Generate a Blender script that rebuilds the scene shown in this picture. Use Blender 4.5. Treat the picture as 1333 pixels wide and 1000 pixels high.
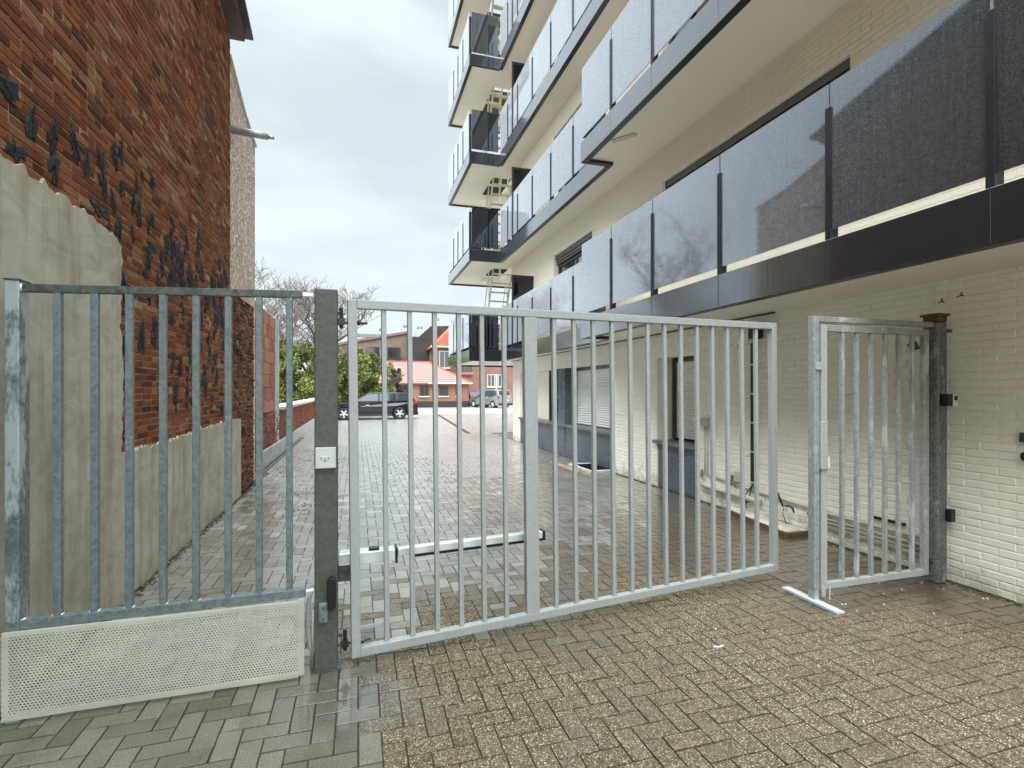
import bpy, bmesh, math, random
import numpy as np
from mathutils import Vector, Matrix
R = math.radians
random.seed(7); rng = np.random.default_rng(7)
for o in list(bpy.data.objects): bpy.data.objects.remove(o)
S = bpy.context.scene
col = S.collection
# ------------------------------------------------------------------ camera
YAW = 16.73
cd = bpy.data.cameras.new('camera'); cam = bpy.data.objects.new('camera', cd); col.objects.link(cam)
cam.location = (0, 0, 1.55); cam.rotation_euler = (R(90), 0, -R(YAW))
cd.sensor_width = 36; cd.lens = 18.0; cd.shift_y = 8/1333; cd.clip_start = 0.05; cd.clip_end = 2000
S.camera = cam
# ------------------------------------------------------------------ world: overcast sky
SUN_EL, SUN_AZ = 42, 222
w = bpy.data.worlds.new('World'); S.world = w; w.use_nodes = True
nt = w.node_tree; nt.nodes.clear()
def N(nt, t, **k):
    n = nt.nodes.new(t)
    for a, b in k.items(): setattr(n, a, b)
    return n
def math_n(nt, op, a, b=None, clamp=False):
    n = N(nt, 'ShaderNodeMath', operation=op); n.use_clamp = clamp
    for i, v in enumerate((a, b)):
        if v is None: continue
        if isinstance(v, (int, float)): n.inputs[i].default_value = v
        else: nt.links.new(v, n.inputs[i])
    return n.outputs[0]
def ramp(nt, fac, stops, interp='LINEAR'):
    n = N(nt, 'ShaderNodeValToRGB'); cr = n.color_ramp; cr.interpolation = interp
    while len(cr.elements) > 1: cr.elements.remove(cr.elements[-1])
    for i, (p, c) in enumerate(stops):
        e = cr.elements[0] if i == 0 else cr.elements.new(p)
        e.position = p; c = (c, c, c) if isinstance(c, (int, float)) else c; e.color = (*c[:3], 1)
    if fac is not None: nt.links.new(fac, n.inputs[0])
    return n.outputs[0]
def mixc(nt, f, a, b, blend='MIX'):
    n = N(nt, 'ShaderNodeMix', data_type='RGBA', blend_type=blend)
    for i, v in ((0, f), (6, a), (7, b)):
        if isinstance(v, (int, float)): n.inputs[i].default_value = v if i == 0 else (v, v, v, 1)
        elif isinstance(v, tuple): n.inputs[i].default_value = (*v[:3], 1)
        else: nt.links.new(v, n.inputs[i])
    return n.outputs[2]
sky = N(nt, 'ShaderNodeTexSky', sky_type='NISHITA'); sky.sun_disc = False
sky.sun_elevation = R(SUN_EL); sky.sun_rotation = R(SUN_AZ); sky.air_density = 1; sky.dust_density = 4
tc = N(nt, 'ShaderNodeTexCoord'); mp = N(nt, 'ShaderNodeMapping'); mp.inputs['Scale'].default_value = (1.0, 1.0, 2.4)
nt.links.new(tc.outputs['Generated'], mp.inputs[0])
nz = N(nt, 'ShaderNodeTexNoise'); nz.inputs['Scale'].default_value = 2.1; nz.inputs['Detail'].default_value = 5; nz.inputs['Roughness'].default_value = .5
nz.inputs['Distortion'].default_value = .3
nt.links.new(mp.outputs[0], nz.inputs[0])
cloud = ramp(nt, nz.outputs[0], [(.32, (.44, .505, .54)), (.5, (.53, .60, .632)), (.68, (.66, .73, .75))])
sep = N(nt, 'ShaderNodeSeparateXYZ'); nt.links.new(tc.outputs['Generated'], sep.inputs[0])
elev = ramp(nt, sep.outputs[2], [(0, 1.10), (.10, 1.04), (.3, .88), (.61, .88), (.70, 3.4), (.82, 6.2), (1, 7.0)])
back = ramp(nt, math_n(nt, 'MULTIPLY_ADD', sep.outputs[1], -.5, ), [(0, 1), (.55, 1.0), (.75, 2.0), (1, 2.6)])
bm_ = nt.nodes[-1]
for n in nt.nodes:
    if n.type == 'MATH' and n.operation == 'MULTIPLY_ADD': n.inputs[2].default_value = .5
cl2 = mixc(nt, 1.0, cloud, elev, 'MULTIPLY'); cl3 = mixc(nt, 1.0, cl2, back, 'MULTIPLY')
b1 = N(nt, 'ShaderNodeBackground'); b1.inputs[1].default_value = .08; nt.links.new(sky.outputs[0], b1.inputs[0])
b2 = N(nt, 'ShaderNodeBackground'); b2.inputs[1].default_value = 1.0; nt.links.new(cl3, b2.inputs[0])
mx = N(nt, 'ShaderNodeMixShader'); mx.inputs[0].default_value = .93
out = N(nt, 'ShaderNodeOutputWorld')
nt.links.new(b1.outputs[0], mx.inputs[1]); nt.links.new(b2.outputs[0], mx.inputs[2]); nt.links.new(mx.outputs[0], out.inputs[0])
sl = bpy.data.lights.new('sun', 'SUN'); sl.energy = 1.5; sl.angle = R(35); sl.color = (1, .96, .9)
so = bpy.data.objects.new('sun', sl); col.objects.link(so)
az = R(SUN_AZ)
so.rotation_euler = Vector((math.sin(az)*math.cos(R(SUN_EL)), math.cos(az)*math.cos(R(SUN_EL)), math.sin(R(SUN_EL)))).to_track_quat('Z', 'Y').to_euler()
S.view_settings.view_transform = 'Standard'; S.view_settings.look = 'None'; S.view_settings.gamma = 1
S.view_settings.exposure = 0.76
S.render.engine = 'CYCLES'
# ------------------------------------------------------------------ object helpers
W = {}
def tag(o, label=None, cat=None, group=None, kind=None):
    if label: o['label'] = label
    if cat: o['category'] = cat
    if group: o['group'] = group
    if kind: o['kind'] = kind
    return o
def thing(name, label, cat, loc=(0, 0, 0), rot=None, group=None):
    """Empty at a thing's base. rot given -> its parts are modelled in its own local frame."""
    o = bpy.data.objects.new(name, None); col.objects.link(o); o.location = loc; o.empty_display_size = .2
    if rot is not None: o.rotation_euler = rot; W[o] = Vector((0, 0, 0))
    else: W[o] = Vector(loc)
    return tag(o, label, cat, group)
class MB:
    def __init__(s): s.v = []; s.f = []
    def add(s, vs, fs):
        b = len(s.v); s.v += [tuple(v) for v in vs]; s.f += [tuple(i+b for i in f) for f in fs]; return s
    def box(s, x0, x1, y0, y1, z0, z1):
        return s.add([(x0,y0,z0),(x1,y0,z0),(x1,y1,z0),(x0,y1,z0),(x0,y0,z1),(x1,y0,z1),(x1,y1,z1),(x0,y1,z1)],
                     [(0,3,2,1),(4,5,6,7),(0,1,5,4),(1,2,6,5),(2,3,7,6),(3,0,4,7)])
    def bar(s, p, q, a, b, up=(0,0,1)):
        """square-section bar from p to q; a = width across, b = height along up"""
        p, q = Vector(p), Vector(q); d = (q-p).normalized(); u = Vector(up)
        if abs(d.dot(u)) > .95: u = Vector((0,1,0))
        sx = d.cross(u).normalized(); u = sx.cross(d).normalized()
        c = [(-a/2,-b/2),(a/2,-b/2),(a/2,b/2),(-a/2,b/2)]
        return s.add([e+sx*i+u*j for e in (p, q) for i, j in c], [(0,1,2,3),(7,6,5,4),(0,4,5,1),(1,5,6,2),(2,6,7,3),(3,7,4,0)])
    def tube(s, pts, r, n=10, cap=True):
        pts = [Vector(p) for p in pts]; rs = r if isinstance(r, (list, tuple)) else [r]*len(pts)
        b = len(s.v); prev = None
        for i, p in enumerate(pts):
            d = (pts[min(i+1, len(pts)-1)]-pts[max(i-1, 0)]).normalized()
            if prev is None: prev = d.orthogonal().normalized()
            a = (prev - d*prev.dot(d)).normalized(); prev = a; bb = d.cross(a)
            for k in range(n):
                t = 2*math.pi*k/n; s.v.append(tuple(p+(a*math.cos(t)+bb*math.sin(t))*rs[i]))
        for i in range(len(pts)-1):
            for k in range(n):
                k2 = (k+1) % n; s.f.append((b+i*n+k, b+i*n+k2, b+(i+1)*n+k2, b+(i+1)*n+k))
        if cap:
            s.f.append(tuple(b+k for k in range(n))[::-1]); s.f.append(tuple(b+(len(pts)-1)*n+k for k in range(n)))
        return s
    def prism(s, poly, fn, h0, h1):
        """poly of (u,v); fn(u,v,h)->xyz"""
        n = len(poly)
        return s.add([fn(u, v, h0) for u, v in poly]+[fn(u, v, h1) for u, v in poly],
                     [tuple(range(n))[::-1], tuple(range(n, 2*n))]+[(i, (i+1) % n, n+(i+1) % n, n+i) for i in range(n)])
    def build(s, name, mat, parent=None, bevel=0, smooth=False, label=None, seg=2):
        me = bpy.data.meshes.new(name)
        off = W[parent] if parent is not None else Vector((0,0,0))
        vs = [tuple(Vector(v)-off) for v in s.v]
        me.from_pydata(vs, [], s.f); 
        bm = bmesh.new(); bm.from_mesh(me); bmesh.ops.recalc_face_normals(bm, faces=bm.faces); bm.to_mesh(me); bm.free()
        me.materials.append(mat)
        o = bpy.data.objects.new(name, me); col.objects.link(o)
        if smooth: me.polygons.foreach_set('use_smooth', [True]*len(me.polygons))
        if bevel:
            m = o.modifiers.new('bevel', 'BEVEL'); m.width = bevel; m.segments = seg; m.limit_method = 'ANGLE'; m.angle_limit = R(40)
        if parent is not None: o.parent = parent; W[o] = W[parent]
        else: W[o] = Vector((0,0,0))
        if label: o['label'] = label
        return o
def single(mb, name, mat, label, cat, group=None, kind=None, **k):
    """one-mesh thing: origin moved to the base centre of its mesh"""
    xs = [v[0] for v in mb.v]; ys = [v[1] for v in mb.v]; zs = [v[2] for v in mb.v]
    c = Vector(((min(xs)+max(xs))/2, (min(ys)+max(ys))/2, min(zs)))
    mb.v = [tuple(Vector(v)-c) for v in mb.v]
    o = mb.build(name, mat, None, **k); o.location = c
    W[o] = c
    return tag(o, label, cat, group, kind)
# ------------------------------------------------------------------ materials
def newmat(name):
    m = bpy.data.materials.new(name); m.use_nodes = True; nt = m.node_tree
    return m, nt, nt.nodes['Principled BSDF']
def coord(nt, scale=(1,1,1), kind='Object'):
    t = N(nt, 'ShaderNodeTexCoord'); m = N(nt, 'ShaderNodeMapping'); m.inputs['Scale'].default_value = scale
    nt.links.new(t.outputs[kind], m.inputs[0]); return m.outputs[0]
def noise(nt, co, sc, det=4, rough=.55, dist=0):
    n = N(nt, 'ShaderNodeTexNoise'); n.inputs['Scale'].default_value = sc; n.inputs['Detail'].default_value = det
    n.inputs['Roughness'].default_value = rough; n.inputs['Distortion'].default_value = dist
    nt.links.new(co, n.inputs[0]); return n.outputs[0]
def voro(nt, co, sc, feat='F1', out=0):
    n = N(nt, 'ShaderNodeTexVoronoi', feature=feat); n.inputs['Scale'].default_value = sc
    nt.links.new(co, n.inputs[0]); return n.outputs[out]
def bump(nt, bsdf, h, strength=.3, dist=.01):
    n = N(nt, 'ShaderNodeBump'); n.inputs['Strength'].default_value = strength; n.inputs['Distance'].default_value = dist
    nt.links.new(h, n.inputs['Height']); nt.links.new(n.outputs[0], bsdf.inputs['Normal']); return n
def plain(name, c, rough=.5, metal=0, var=.15, sc=3, bmp=0, bsc=60, spec=.5, rv=0):
    m, nt, b = newmat(name); co = coord(nt)
    n = noise(nt, co, sc, 5, .6)
    lo = tuple(x*(1-var) for x in c); hi = tuple(min(1, x*(1+var)) for x in c)
    nt.links.new(ramp(nt, n, [(.3, lo), (.7, hi)]), b.inputs['Base Color'])
    b.inputs['Roughness'].default_value = rough; b.inputs['Metallic'].default_value = metal
    b.inputs['Specular IOR Level'].default_value = spec
    if rv: nt.links.new(ramp(nt, noise(nt, co, sc*3, 4), [(.3, rough-rv), (.7, rough+rv)]), b.inputs['Roughness'])
    if bmp: bump(nt, b, noise(nt, co, bsc, 4), bmp, .005)
    return m
def galv(name, lo, hi, rough=.42, metal=.45, rust=None, patch=None, sc=14, psc=9, pth=.56):
    m, nt, b = newmat(name); co = coord(nt)
    v = voro(nt, co, 55, out=1); s_ = N(nt, 'ShaderNodeSeparateColor'); nt.links.new(v, s_.inputs[0])
    n = noise(nt, co, sc, 5, .65); f = mixc(nt, .4, n, s_.outputs[0])
    c = ramp(nt, f, [(.25, lo), (.75, hi)])
    if patch:
        p = noise(nt, coord(nt, (1, 1, .35)), psc, 6, .7)
        c = mixc(nt, ramp(nt, p, [(pth, 0), (pth+.06, .8)]), c, patch)
    if rust:
        p = noise(nt, coord(nt, (2, 2, .5)), 17, 6, .75)
        c = mixc(nt, ramp(nt, p, [(.66, 0), (.74, .8)]), c, rust)
    nt.links.new(c, b.inputs['Base Color'])
    b.inputs['Metallic'].default_value = metal
    nt.links.new(ramp(nt, n, [(.3, rough-.1), (.7, rough+.15)]), b.inputs['Roughness'])
    bump(nt, b, f, .12, .002)
    return m
def brickmat(name, stops, rough=.85, spk=.25, bs=.5, white=0, streak=None):
    """bricks are real geometry; colour comes from the per-brick attribute"""
    m, nt, b = newmat(name); co = coord(nt)
    a = N(nt, 'ShaderNodeAttribute', attribute_name='rnd'); s_ = N(nt, 'ShaderNodeSeparateColor'); nt.links.new(a.outputs['Color'], s_.inputs[0])
    c = ramp(nt, s_.outputs[0], stops)
    n = noise(nt, co, 45, 5, .7)
    c = mixc(nt, spk, c, ramp(nt, n, [(.3, .02), (.7, .5)]), 'OVERLAY')
    big = noise(nt, co, .9, 4, .6)
    c = mixc(nt, .8, c, ramp(nt, big, [(.3, .55), (.7, 1.0)]), 'MULTIPLY')
    if white:
        wn = noise(nt, co, 9, 6, .7); c = mixc(nt, ramp(nt, wn, [(.64, 0), (.70, white)]), c, (.5, .47, .42))
    nt.links.new(c, b.inputs['Base Color']); b.inputs['Roughness'].default_value = rough; b.inputs['Specular IOR Level'].default_value = .12
    bump(nt, b, n, bs, .006)
    return m
M = {}
# painted white brick and the slightly warmer soffit render
def paintmat(name, c, dirt=(.30, .27, .20), ds=.25, bs=.25):
    m, nt, b = newmat(name); co = coord(nt)
    n = noise(nt, co, 1.6, 6, .65); n2 = noise(nt, co, 30, 5, .6); st = noise(nt, coord(nt, (3, 3, .3)), 2.2, 5, .6)
    cc = mixc(nt, ramp(nt, n, [(.35, 0), (.75, ds)]), c, tuple(x*.72 for x in c))
    cc = mixc(nt, ramp(nt, st, [(.6, 0), (.78, ds)]), cc, dirt)
    sp = noise(nt, co, 14, 6, .8); cc = mixc(nt, ramp(nt, sp, [(.70, 0), (.76, .5)]), cc, dirt)
    geo = N(nt, 'ShaderNodeNewGeometry'); sz = N(nt, 'ShaderNodeSeparateXYZ'); nt.links.new(geo.outputs['Position'], sz.inputs[0])
    low = N(nt, 'ShaderNodeMapRange'); low.inputs[1].default_value = .35; low.inputs[2].default_value = 0; low.inputs[3].default_value = 0; low.inputs[4].default_value = .30; nt.links.new(sz.outputs[2], low.inputs[0])
    dn = ramp(nt, math_n(nt, 'ADD', low.outputs[0], noise(nt, co, 5, 6, .75)), [(.62, 0), (.82, .55)])
    cc = mixc(nt, math_n(nt, 'MULTIPLY', dn, math_n(nt, 'GREATER_THAN', low.outputs[0], .001)), cc, tuple(x*.8 for x in dirt))
    nt.links.new(cc, b.inputs['Base Color']); b.inputs['Roughness'].default_value = .55; b.inputs['Specular IOR Level'].default_value = .25
    bump(nt, b, n2, bs, .004); return m
M['white_brick'] = paintmat('white_brick', (.85, .82, .735))
M['cream_wall'] = paintmat('cream_wall', (.82, .76, .64), ds=.15)
M['soffit'] = paintmat('soffit', (.76, .71, .62), ds=.12, bs=.08)
M['red_brick'] = brickmat('red_brick', [(0, (.09, .034, .018)), (.12, (.18, .06, .026)), (.5, (.28, .09, .038)), (.88, (.36, .14, .06)), (.98, (.38, .23, .12))], white=.35)
M['dark_brick'] = brickmat('dark_brick', [(0, (.05, .028, .018)), (.5, (.19, .075, .038)), (.9, (.30, .14, .07))], white=.2)
M['mortar'] = plain('mortar', (.34, .24, .16), .95, spec=.1, var=.4, sc=14, bmp=.6, bsc=90)
M['tar'] = plain('tar', (.024, .025, .027), .7, var=.7, sc=30, bmp=1.0, bsc=70, spec=.22, rv=.15)
# trowelled cement render
m, nt, b = newmat('cement'); co = coord(nt)
n1 = noise(nt, co, 2.0, 6, .6, 1.0); n2 = noise(nt, coord(nt, (1, 1, 1.9)), 3.2, 6, .55, 1.6); st = noise(nt, coord(nt, (5, 5, .5)), 1.3, 5, .6)
c = ramp(nt, n1, [(.3, (.34, .31, .235)), (.5, (.42, .39, .305)), (.72, (.50, .47, .385))])
c = mixc(nt, ramp(nt, n2, [(.4, 0), (.6, .35)]), c, (.62, .60, .51))
c = mixc(nt, ramp(nt, st, [(.50, 0), (.70, .55)]), c, (.23, .19, .12))
nt.links.new(c, b.inputs['Base Color']); b.inputs['Roughness'].default_value = .8; b.inputs['Specular IOR Level'].default_value = .15
bump(nt, b, mixc(nt, .12, n2, noise(nt, co, 60, 4)), .22, .02); M['cement'] = m
# pebbledash
m, nt, b = newmat('pebbledash'); co = coord(nt)
v = voro(nt, co, 22, out=1); s_ = N(nt, 'ShaderNodeSeparateColor'); nt.links.new(v, s_.inputs[0])
c = ramp(nt, s_.outputs[0], [(0, (.40, .30, .22)), (.55, (.55, .42, .32)), (.86, (.70, .57, .46)), (.93, (.9, .86, .8))])
c = mixc(nt, ramp(nt, noise(nt, co, .8, 5), [(.4, 0), (.7, .5)]), c, (.70, .52, .42))
nt.links.new(c, b.inputs['Base Color']); b.inputs['Roughness'].default_value = .9
bump(nt, b, voro(nt, co, 22), .8, .015); M['pebbledash'] = m
# paving blocks
def paver(name, stops, speck, wetbias):
    m, nt, b = newmat(name)
    geo = N(nt, 'ShaderNodeNewGeometry'); co = geo.outputs['Position']
    a = N(nt, 'ShaderNodeAttribute', attribute_name='rnd'); s_ = N(nt, 'ShaderNodeSeparateColor'); nt.links.new(a.outputs['Color'], s_.inputs[0])
    c = ramp(nt, s_.outputs[0], stops)
    fine = noise(nt, co, 120, 4, .7); c = mixc(nt, .55, c, ramp(nt, fine, [(.3, .1), (.7, .9)]), 'OVERLAY')
    stain = noise(nt, co, 3.1, 6, .65); c = mixc(nt, ramp(nt, stain, [(.5, 0), (.72, .5)]), c, (.07, .06, .035))
    if speck:
        v = voro(nt, co, 110, out=1); q = N(nt, 'ShaderNodeSeparateColor'); nt.links.new(v, q.inputs[0])
        vd = voro(nt, co, 110)
        k = math_n(nt, 'MULTIPLY', ramp(nt, q.outputs[0], [(.70, 0), (.76, 1)]), ramp(nt, vd, [(.25, 1), (.40, 0)]))
        patch = ramp(nt, noise(nt, co, 1.7, 4), [(.36, .45), (.6, 1)])
        v2 = voro(nt, co, 190, out=1); q2 = N(nt, 'ShaderNodeSeparateColor'); nt.links.new(v2, q2.inputs[0])
        c = mixc(nt, .75, c, ramp(nt, q2.outputs[1], [(0, (.03, .022, .015)), (.35, (.11, .082, .05)), (.7, (.175, .138, .09)), (1, (.36, .30, .21))]), 'MIX') if speck == 1 else c
        c = mixc(nt, math_n(nt, 'MULTIPLY', math_n(nt, 'MULTIPLY', k, patch), speck), c, (.72, .68, .54))
    # where the rain stands: more beyond the gate and along the middle of the lane, little in front of it
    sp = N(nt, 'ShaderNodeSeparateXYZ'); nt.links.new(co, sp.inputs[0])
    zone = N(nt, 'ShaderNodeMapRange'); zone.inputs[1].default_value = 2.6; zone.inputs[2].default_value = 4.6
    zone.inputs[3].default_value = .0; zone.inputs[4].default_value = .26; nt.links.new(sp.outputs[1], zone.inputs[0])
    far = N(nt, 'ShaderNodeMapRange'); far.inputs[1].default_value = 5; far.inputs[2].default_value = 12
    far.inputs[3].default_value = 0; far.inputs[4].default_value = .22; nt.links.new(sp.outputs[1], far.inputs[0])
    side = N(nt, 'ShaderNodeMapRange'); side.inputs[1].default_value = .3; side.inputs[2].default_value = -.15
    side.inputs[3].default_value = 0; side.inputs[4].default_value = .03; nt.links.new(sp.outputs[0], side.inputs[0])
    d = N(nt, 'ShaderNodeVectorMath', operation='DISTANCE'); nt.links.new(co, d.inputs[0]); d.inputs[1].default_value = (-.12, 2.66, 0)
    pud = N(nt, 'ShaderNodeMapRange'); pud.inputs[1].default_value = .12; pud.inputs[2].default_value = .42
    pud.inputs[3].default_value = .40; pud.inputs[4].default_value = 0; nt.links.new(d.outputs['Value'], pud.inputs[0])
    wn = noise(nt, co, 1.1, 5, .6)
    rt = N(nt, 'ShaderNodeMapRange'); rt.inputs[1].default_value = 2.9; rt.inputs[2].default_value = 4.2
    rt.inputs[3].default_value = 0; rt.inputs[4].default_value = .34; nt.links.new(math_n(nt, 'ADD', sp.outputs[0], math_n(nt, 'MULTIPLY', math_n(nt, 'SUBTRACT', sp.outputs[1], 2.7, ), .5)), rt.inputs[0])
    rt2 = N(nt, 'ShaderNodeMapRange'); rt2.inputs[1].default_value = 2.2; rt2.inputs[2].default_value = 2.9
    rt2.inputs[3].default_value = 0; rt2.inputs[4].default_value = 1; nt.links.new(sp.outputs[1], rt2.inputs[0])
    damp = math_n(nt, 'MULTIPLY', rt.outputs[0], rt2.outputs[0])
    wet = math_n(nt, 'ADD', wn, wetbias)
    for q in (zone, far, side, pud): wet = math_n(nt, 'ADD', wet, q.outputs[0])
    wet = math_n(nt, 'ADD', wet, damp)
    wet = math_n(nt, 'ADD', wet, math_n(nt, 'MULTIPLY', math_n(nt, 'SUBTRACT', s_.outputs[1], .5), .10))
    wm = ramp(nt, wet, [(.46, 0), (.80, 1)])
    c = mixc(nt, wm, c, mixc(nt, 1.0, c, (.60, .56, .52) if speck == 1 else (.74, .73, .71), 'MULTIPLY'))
    nt.links.new(c, b.inputs['Base Color'])
    rg0 = ramp(nt, wm, [(0, .78), (.45, .45), (1, .26)])
    rg = math_n(nt, 'MULTIPLY', rg0, math_n(nt, 'SUBTRACT', 1.0, math_n(nt, 'MULTIPLY', pud.outputs[0], 2.0)))
    nt.links.new(rg, b.inputs['Roughness']); nt.links.new(ramp(nt, wm, [(0, .12), (1, .6)]), b.inputs['Specular IOR Level'])
    nt.links.new(math_n(nt, 'MULTIPLY', .28, math_n(nt, 'SUBTRACT', 1.0, math_n(nt, 'MULTIPLY', pud.outputs[0], 2.3))), b.inputs['Coat Roughness']); b.inputs['Coat IOR'].default_value = 1.9; nt.links.new(wm, b.inputs['Coat Weight'])
    bb = bump(nt, b, mixc(nt, .3, fine, noise(nt, co, 26, 3)), .35, .006)
    nt.links.new(ramp(nt, wm, [(0, .55), (1, .12)]), bb.inputs['Strength'])
    return m
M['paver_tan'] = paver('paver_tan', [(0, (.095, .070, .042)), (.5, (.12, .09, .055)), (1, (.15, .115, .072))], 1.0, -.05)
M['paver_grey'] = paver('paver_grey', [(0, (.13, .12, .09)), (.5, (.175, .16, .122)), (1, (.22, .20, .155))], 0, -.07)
M['paver_sheen'] = paver('paver_sheen', [(0, (.19, .175, .145)), (.5, (.27, .25, .215)), (1, (.34, .32, .28))], .5, .03)  # wet sky reflection on the lane painted in as a lighter block colour
M['paver_far_sheen'] = paver('paver_far_sheen', [(0, (.36, .35, .325)), (.5, (.46, .45, .425)), (1, (.55, .54, .51))], .5, .05)  # palest blocks: bright reflection further back put into the base colour
m, nt, b = newmat('joint'); b.inputs['Base Color'].default_value = (.035, .032, .02, 1)
geo = N(nt, 'ShaderNodeNewGeometry'); jn = noise(nt, geo.outputs['Position'], 1.3, 4)
sp = N(nt, 'ShaderNodeSeparateXYZ'); nt.links.new(geo.outputs['Position'], sp.inputs[0])
mr = N(nt, 'ShaderNodeMapRange'); mr.inputs[1].default_value = 3.0; mr.inputs[2].default_value = 5.0; mr.inputs[3].default_value = .75; mr.inputs[4].default_value = .06
nt.links.new(sp.outputs[1], mr.inputs[0]); nt.links.new(mr.outputs[0], b.inputs['Roughness']); M['joint'] = m
# metals, plastics, glass
M['gate_paint'] = galv('gate_paint', (.335, .35, .34), (.385, .40, .39), .42, .1, rust=None)
M['panel_galv'] = galv('panel_galv', (.12, .15, .155), (.21, .25, .26), .42, .3, sc=30)
M['rail_dark'] = galv('rail_dark', (.06, .065, .055), (.14, .15, .14), .4, .4, rust=(.16, .10, .06))
M['post_dark'] = galv('post_dark', (.075, .076, .062), (.105, .108, .09), .5, .2, sc=3)
M['post_patina'] = galv('post_patina', (.10, .13, .13), (.20, .24, .24), .45, .4, patch=(.46, .53, .53), sc=8, psc=5, pth=.47)
M['rusty_galv'] = galv('rusty_galv', (.25, .27, .26), (.38, .40, .39), .45, .35, patch=(.55, .57, .56), rust=(.22, .15, .09))
M['rust'] = plain('rust', (.12, .065, .03), .9, var=.5, sc=20, bmp=.5)
M['perf'] = plain('perf', (.52, .51, .43), .5, .1, var=.12, sc=4)
M['anthracite'] = plain('anthracite', (.010, .011, .014), .4, 0, var=.3, sc=2, spec=.3, rv=.06)
M['black'] = plain('black', (.012, .012, .013), .35, var=.2)
M['rubber'] = plain('rubber', (.02, .02, .02), .75)
M['alu'] = plain('alu', (.72, .74, .74), .32, .35, var=.08)
M['white_pl'] = plain('white_pl', (.58, .58, .54), .4, var=.06)
M['shutter'] = plain('shutter', (.80, .80, .77), .4, var=.05)
M['grey_panel'] = plain('grey_panel', (.075, .095, .115), .28, var=.25, sc=1.5, rv=.1)
M['slate'] = plain('slate', (.11, .125, .14), .35, var=.3, sc=6, bmp=.2)
M['frame_br'] = plain('frame_br', (.05, .035, .025), .4)
M['pipe'] = plain('pipe', (.50, .46, .37), .5, var=.15, sc=9)
M['concrete'] = plain('concrete', (.42, .42, .40), .85, var=.25, sc=5, bmp=.4)
M['stone'] = plain('stone', (.48, .46, .40), .8, var=.2, sc=7, bmp=.3)
M['terracotta'] = brickmat('terracotta', [(0, (.42, .15, .10)), (.5, (.52, .21, .15)), (1, (.62, .30, .22))], .8, .12, .3)
M['wall_brick'] = brickmat('wall_brick', [(0, (.16, .04, .025)), (.5, (.28, .075, .045)), (1, (.36, .13, .08))], .6, .2, .4, white=.25)
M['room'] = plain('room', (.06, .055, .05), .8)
def fasciamat():
    m, nt, b = newmat('fascia'); co = coord(nt); b.inputs['Base Color'].default_value = (.010, .012, .015, 1); b.inputs['Roughness'].default_value = .6; b.inputs['Specular IOR Level'].default_value = .1
    gl = N(nt, 'ShaderNodeBsdfGlossy'); gl.inputs[0].default_value = (.9, .92, .95, 1)
    st = noise(nt, coord(nt, (12, 12, .6)), 2.5, 5, .6); nt.links.new(ramp(nt, st, [(.3, .07), (.7, .16)]), gl.inputs['Roughness'])
    lw = N(nt, 'ShaderNodeLayerWeight'); lw.inputs[0].default_value = .5
    f = math_n(nt, 'ADD', math_n(nt, 'MULTIPLY', math_n(nt, 'POWER', lw.outputs['Facing'], 1.5), 1.05), .0, True)
    mx = N(nt, 'ShaderNodeMixShader'); nt.links.new(f, mx.inputs[0]); nt.links.new(b.outputs[0], mx.inputs[1]); nt.links.new(gl.outputs[0], mx.inputs[2])
    nt.links.new(mx.outputs[0], nt.nodes['Material Output'].inputs[0]); return m
M['fascia'] = fasciamat()
def glass(name, tint, base=.12, pw=2.0, drops=.0, rough=.02, body=None):
    m = bpy.data.materials.new(name); m.use_nodes = True; nt = m.node_tree; nt.nodes.clear()
    co = coord(nt)
    tr = N(nt, 'ShaderNodeBsdfTransparent'); tr.inputs[0].default_value = (*tint, 1)
    gl = N(nt, 'ShaderNodeBsdfGlossy'); gl.inputs['Roughness'].default_value = rough; gl.inputs[0].default_value = (.88, .92, .98, 1)
    lw = N(nt, 'ShaderNodeLayerWeight'); lw.inputs[0].default_value = .5
    f = math_n(nt, 'POWER', lw.outputs['Facing'], pw); f = math_n(nt, 'MULTIPLY', f, 1-base); f = math_n(nt, 'ADD', f, base, True)
    s1 = N(nt, 'ShaderNodeMixShader'); nt.links.new(f, s1.inputs[0]); nt.links.new(tr.outputs[0], s1.inputs[1]); nt.links.new(gl.outputs[0], s1.inputs[2])
    last = s1
    if drops:
        df = N(nt, 'ShaderNodeBsdfDiffuse'); df.inputs[0].default_value = (.62, .66, .72, 1)
        v = voro(nt, coord(nt, (1, 1, .8)), 115); n = noise(nt, coord(nt, (14, 14, .7)), 3, 6, .7)
        k = math_n(nt, 'MULTIPLY', ramp(nt, v, [(.2, 1), (.55, .45)]), ramp(nt, n, [(.3, .75), (.7, 1.15)]))
        k = math_n(nt, 'MULTIPLY', math_n(nt, 'MULTIPLY', k, drops), math_n(nt, 'POWER', lw.outputs['Facing'], 1.6), True)
        s2 = N(nt, 'ShaderNodeMixShader'); nt.links.new(k, s2.inputs[0]); nt.links.new(s1.outputs[0], s2.inputs[1]); nt.links.new(df.outputs[0], s2.inputs[2]); last = s2
        bp = N(nt, 'ShaderNodeBump'); bp.inputs['Strength'].default_value = .012; bp.inputs['Distance'].default_value = .002
        nt.links.new(v, bp.inputs['Height']); nt.links.new(bp.outputs[0], gl.inputs['Normal'])
    o = N(nt, 'ShaderNodeOutputMaterial'); nt.links.new(last.outputs[0], o.inputs[0]); return m
M['balc_glass'] = glass('balc_glass', (.10, .12, .145), .02, 1.3, 1.15)
M['win_glass'] = glass('win_glass', (.25, .27, .28), .12, 2.5)
M['car_glass'] = glass('car_glass', (.12, .14, .14), .2, 2.0)
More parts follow.
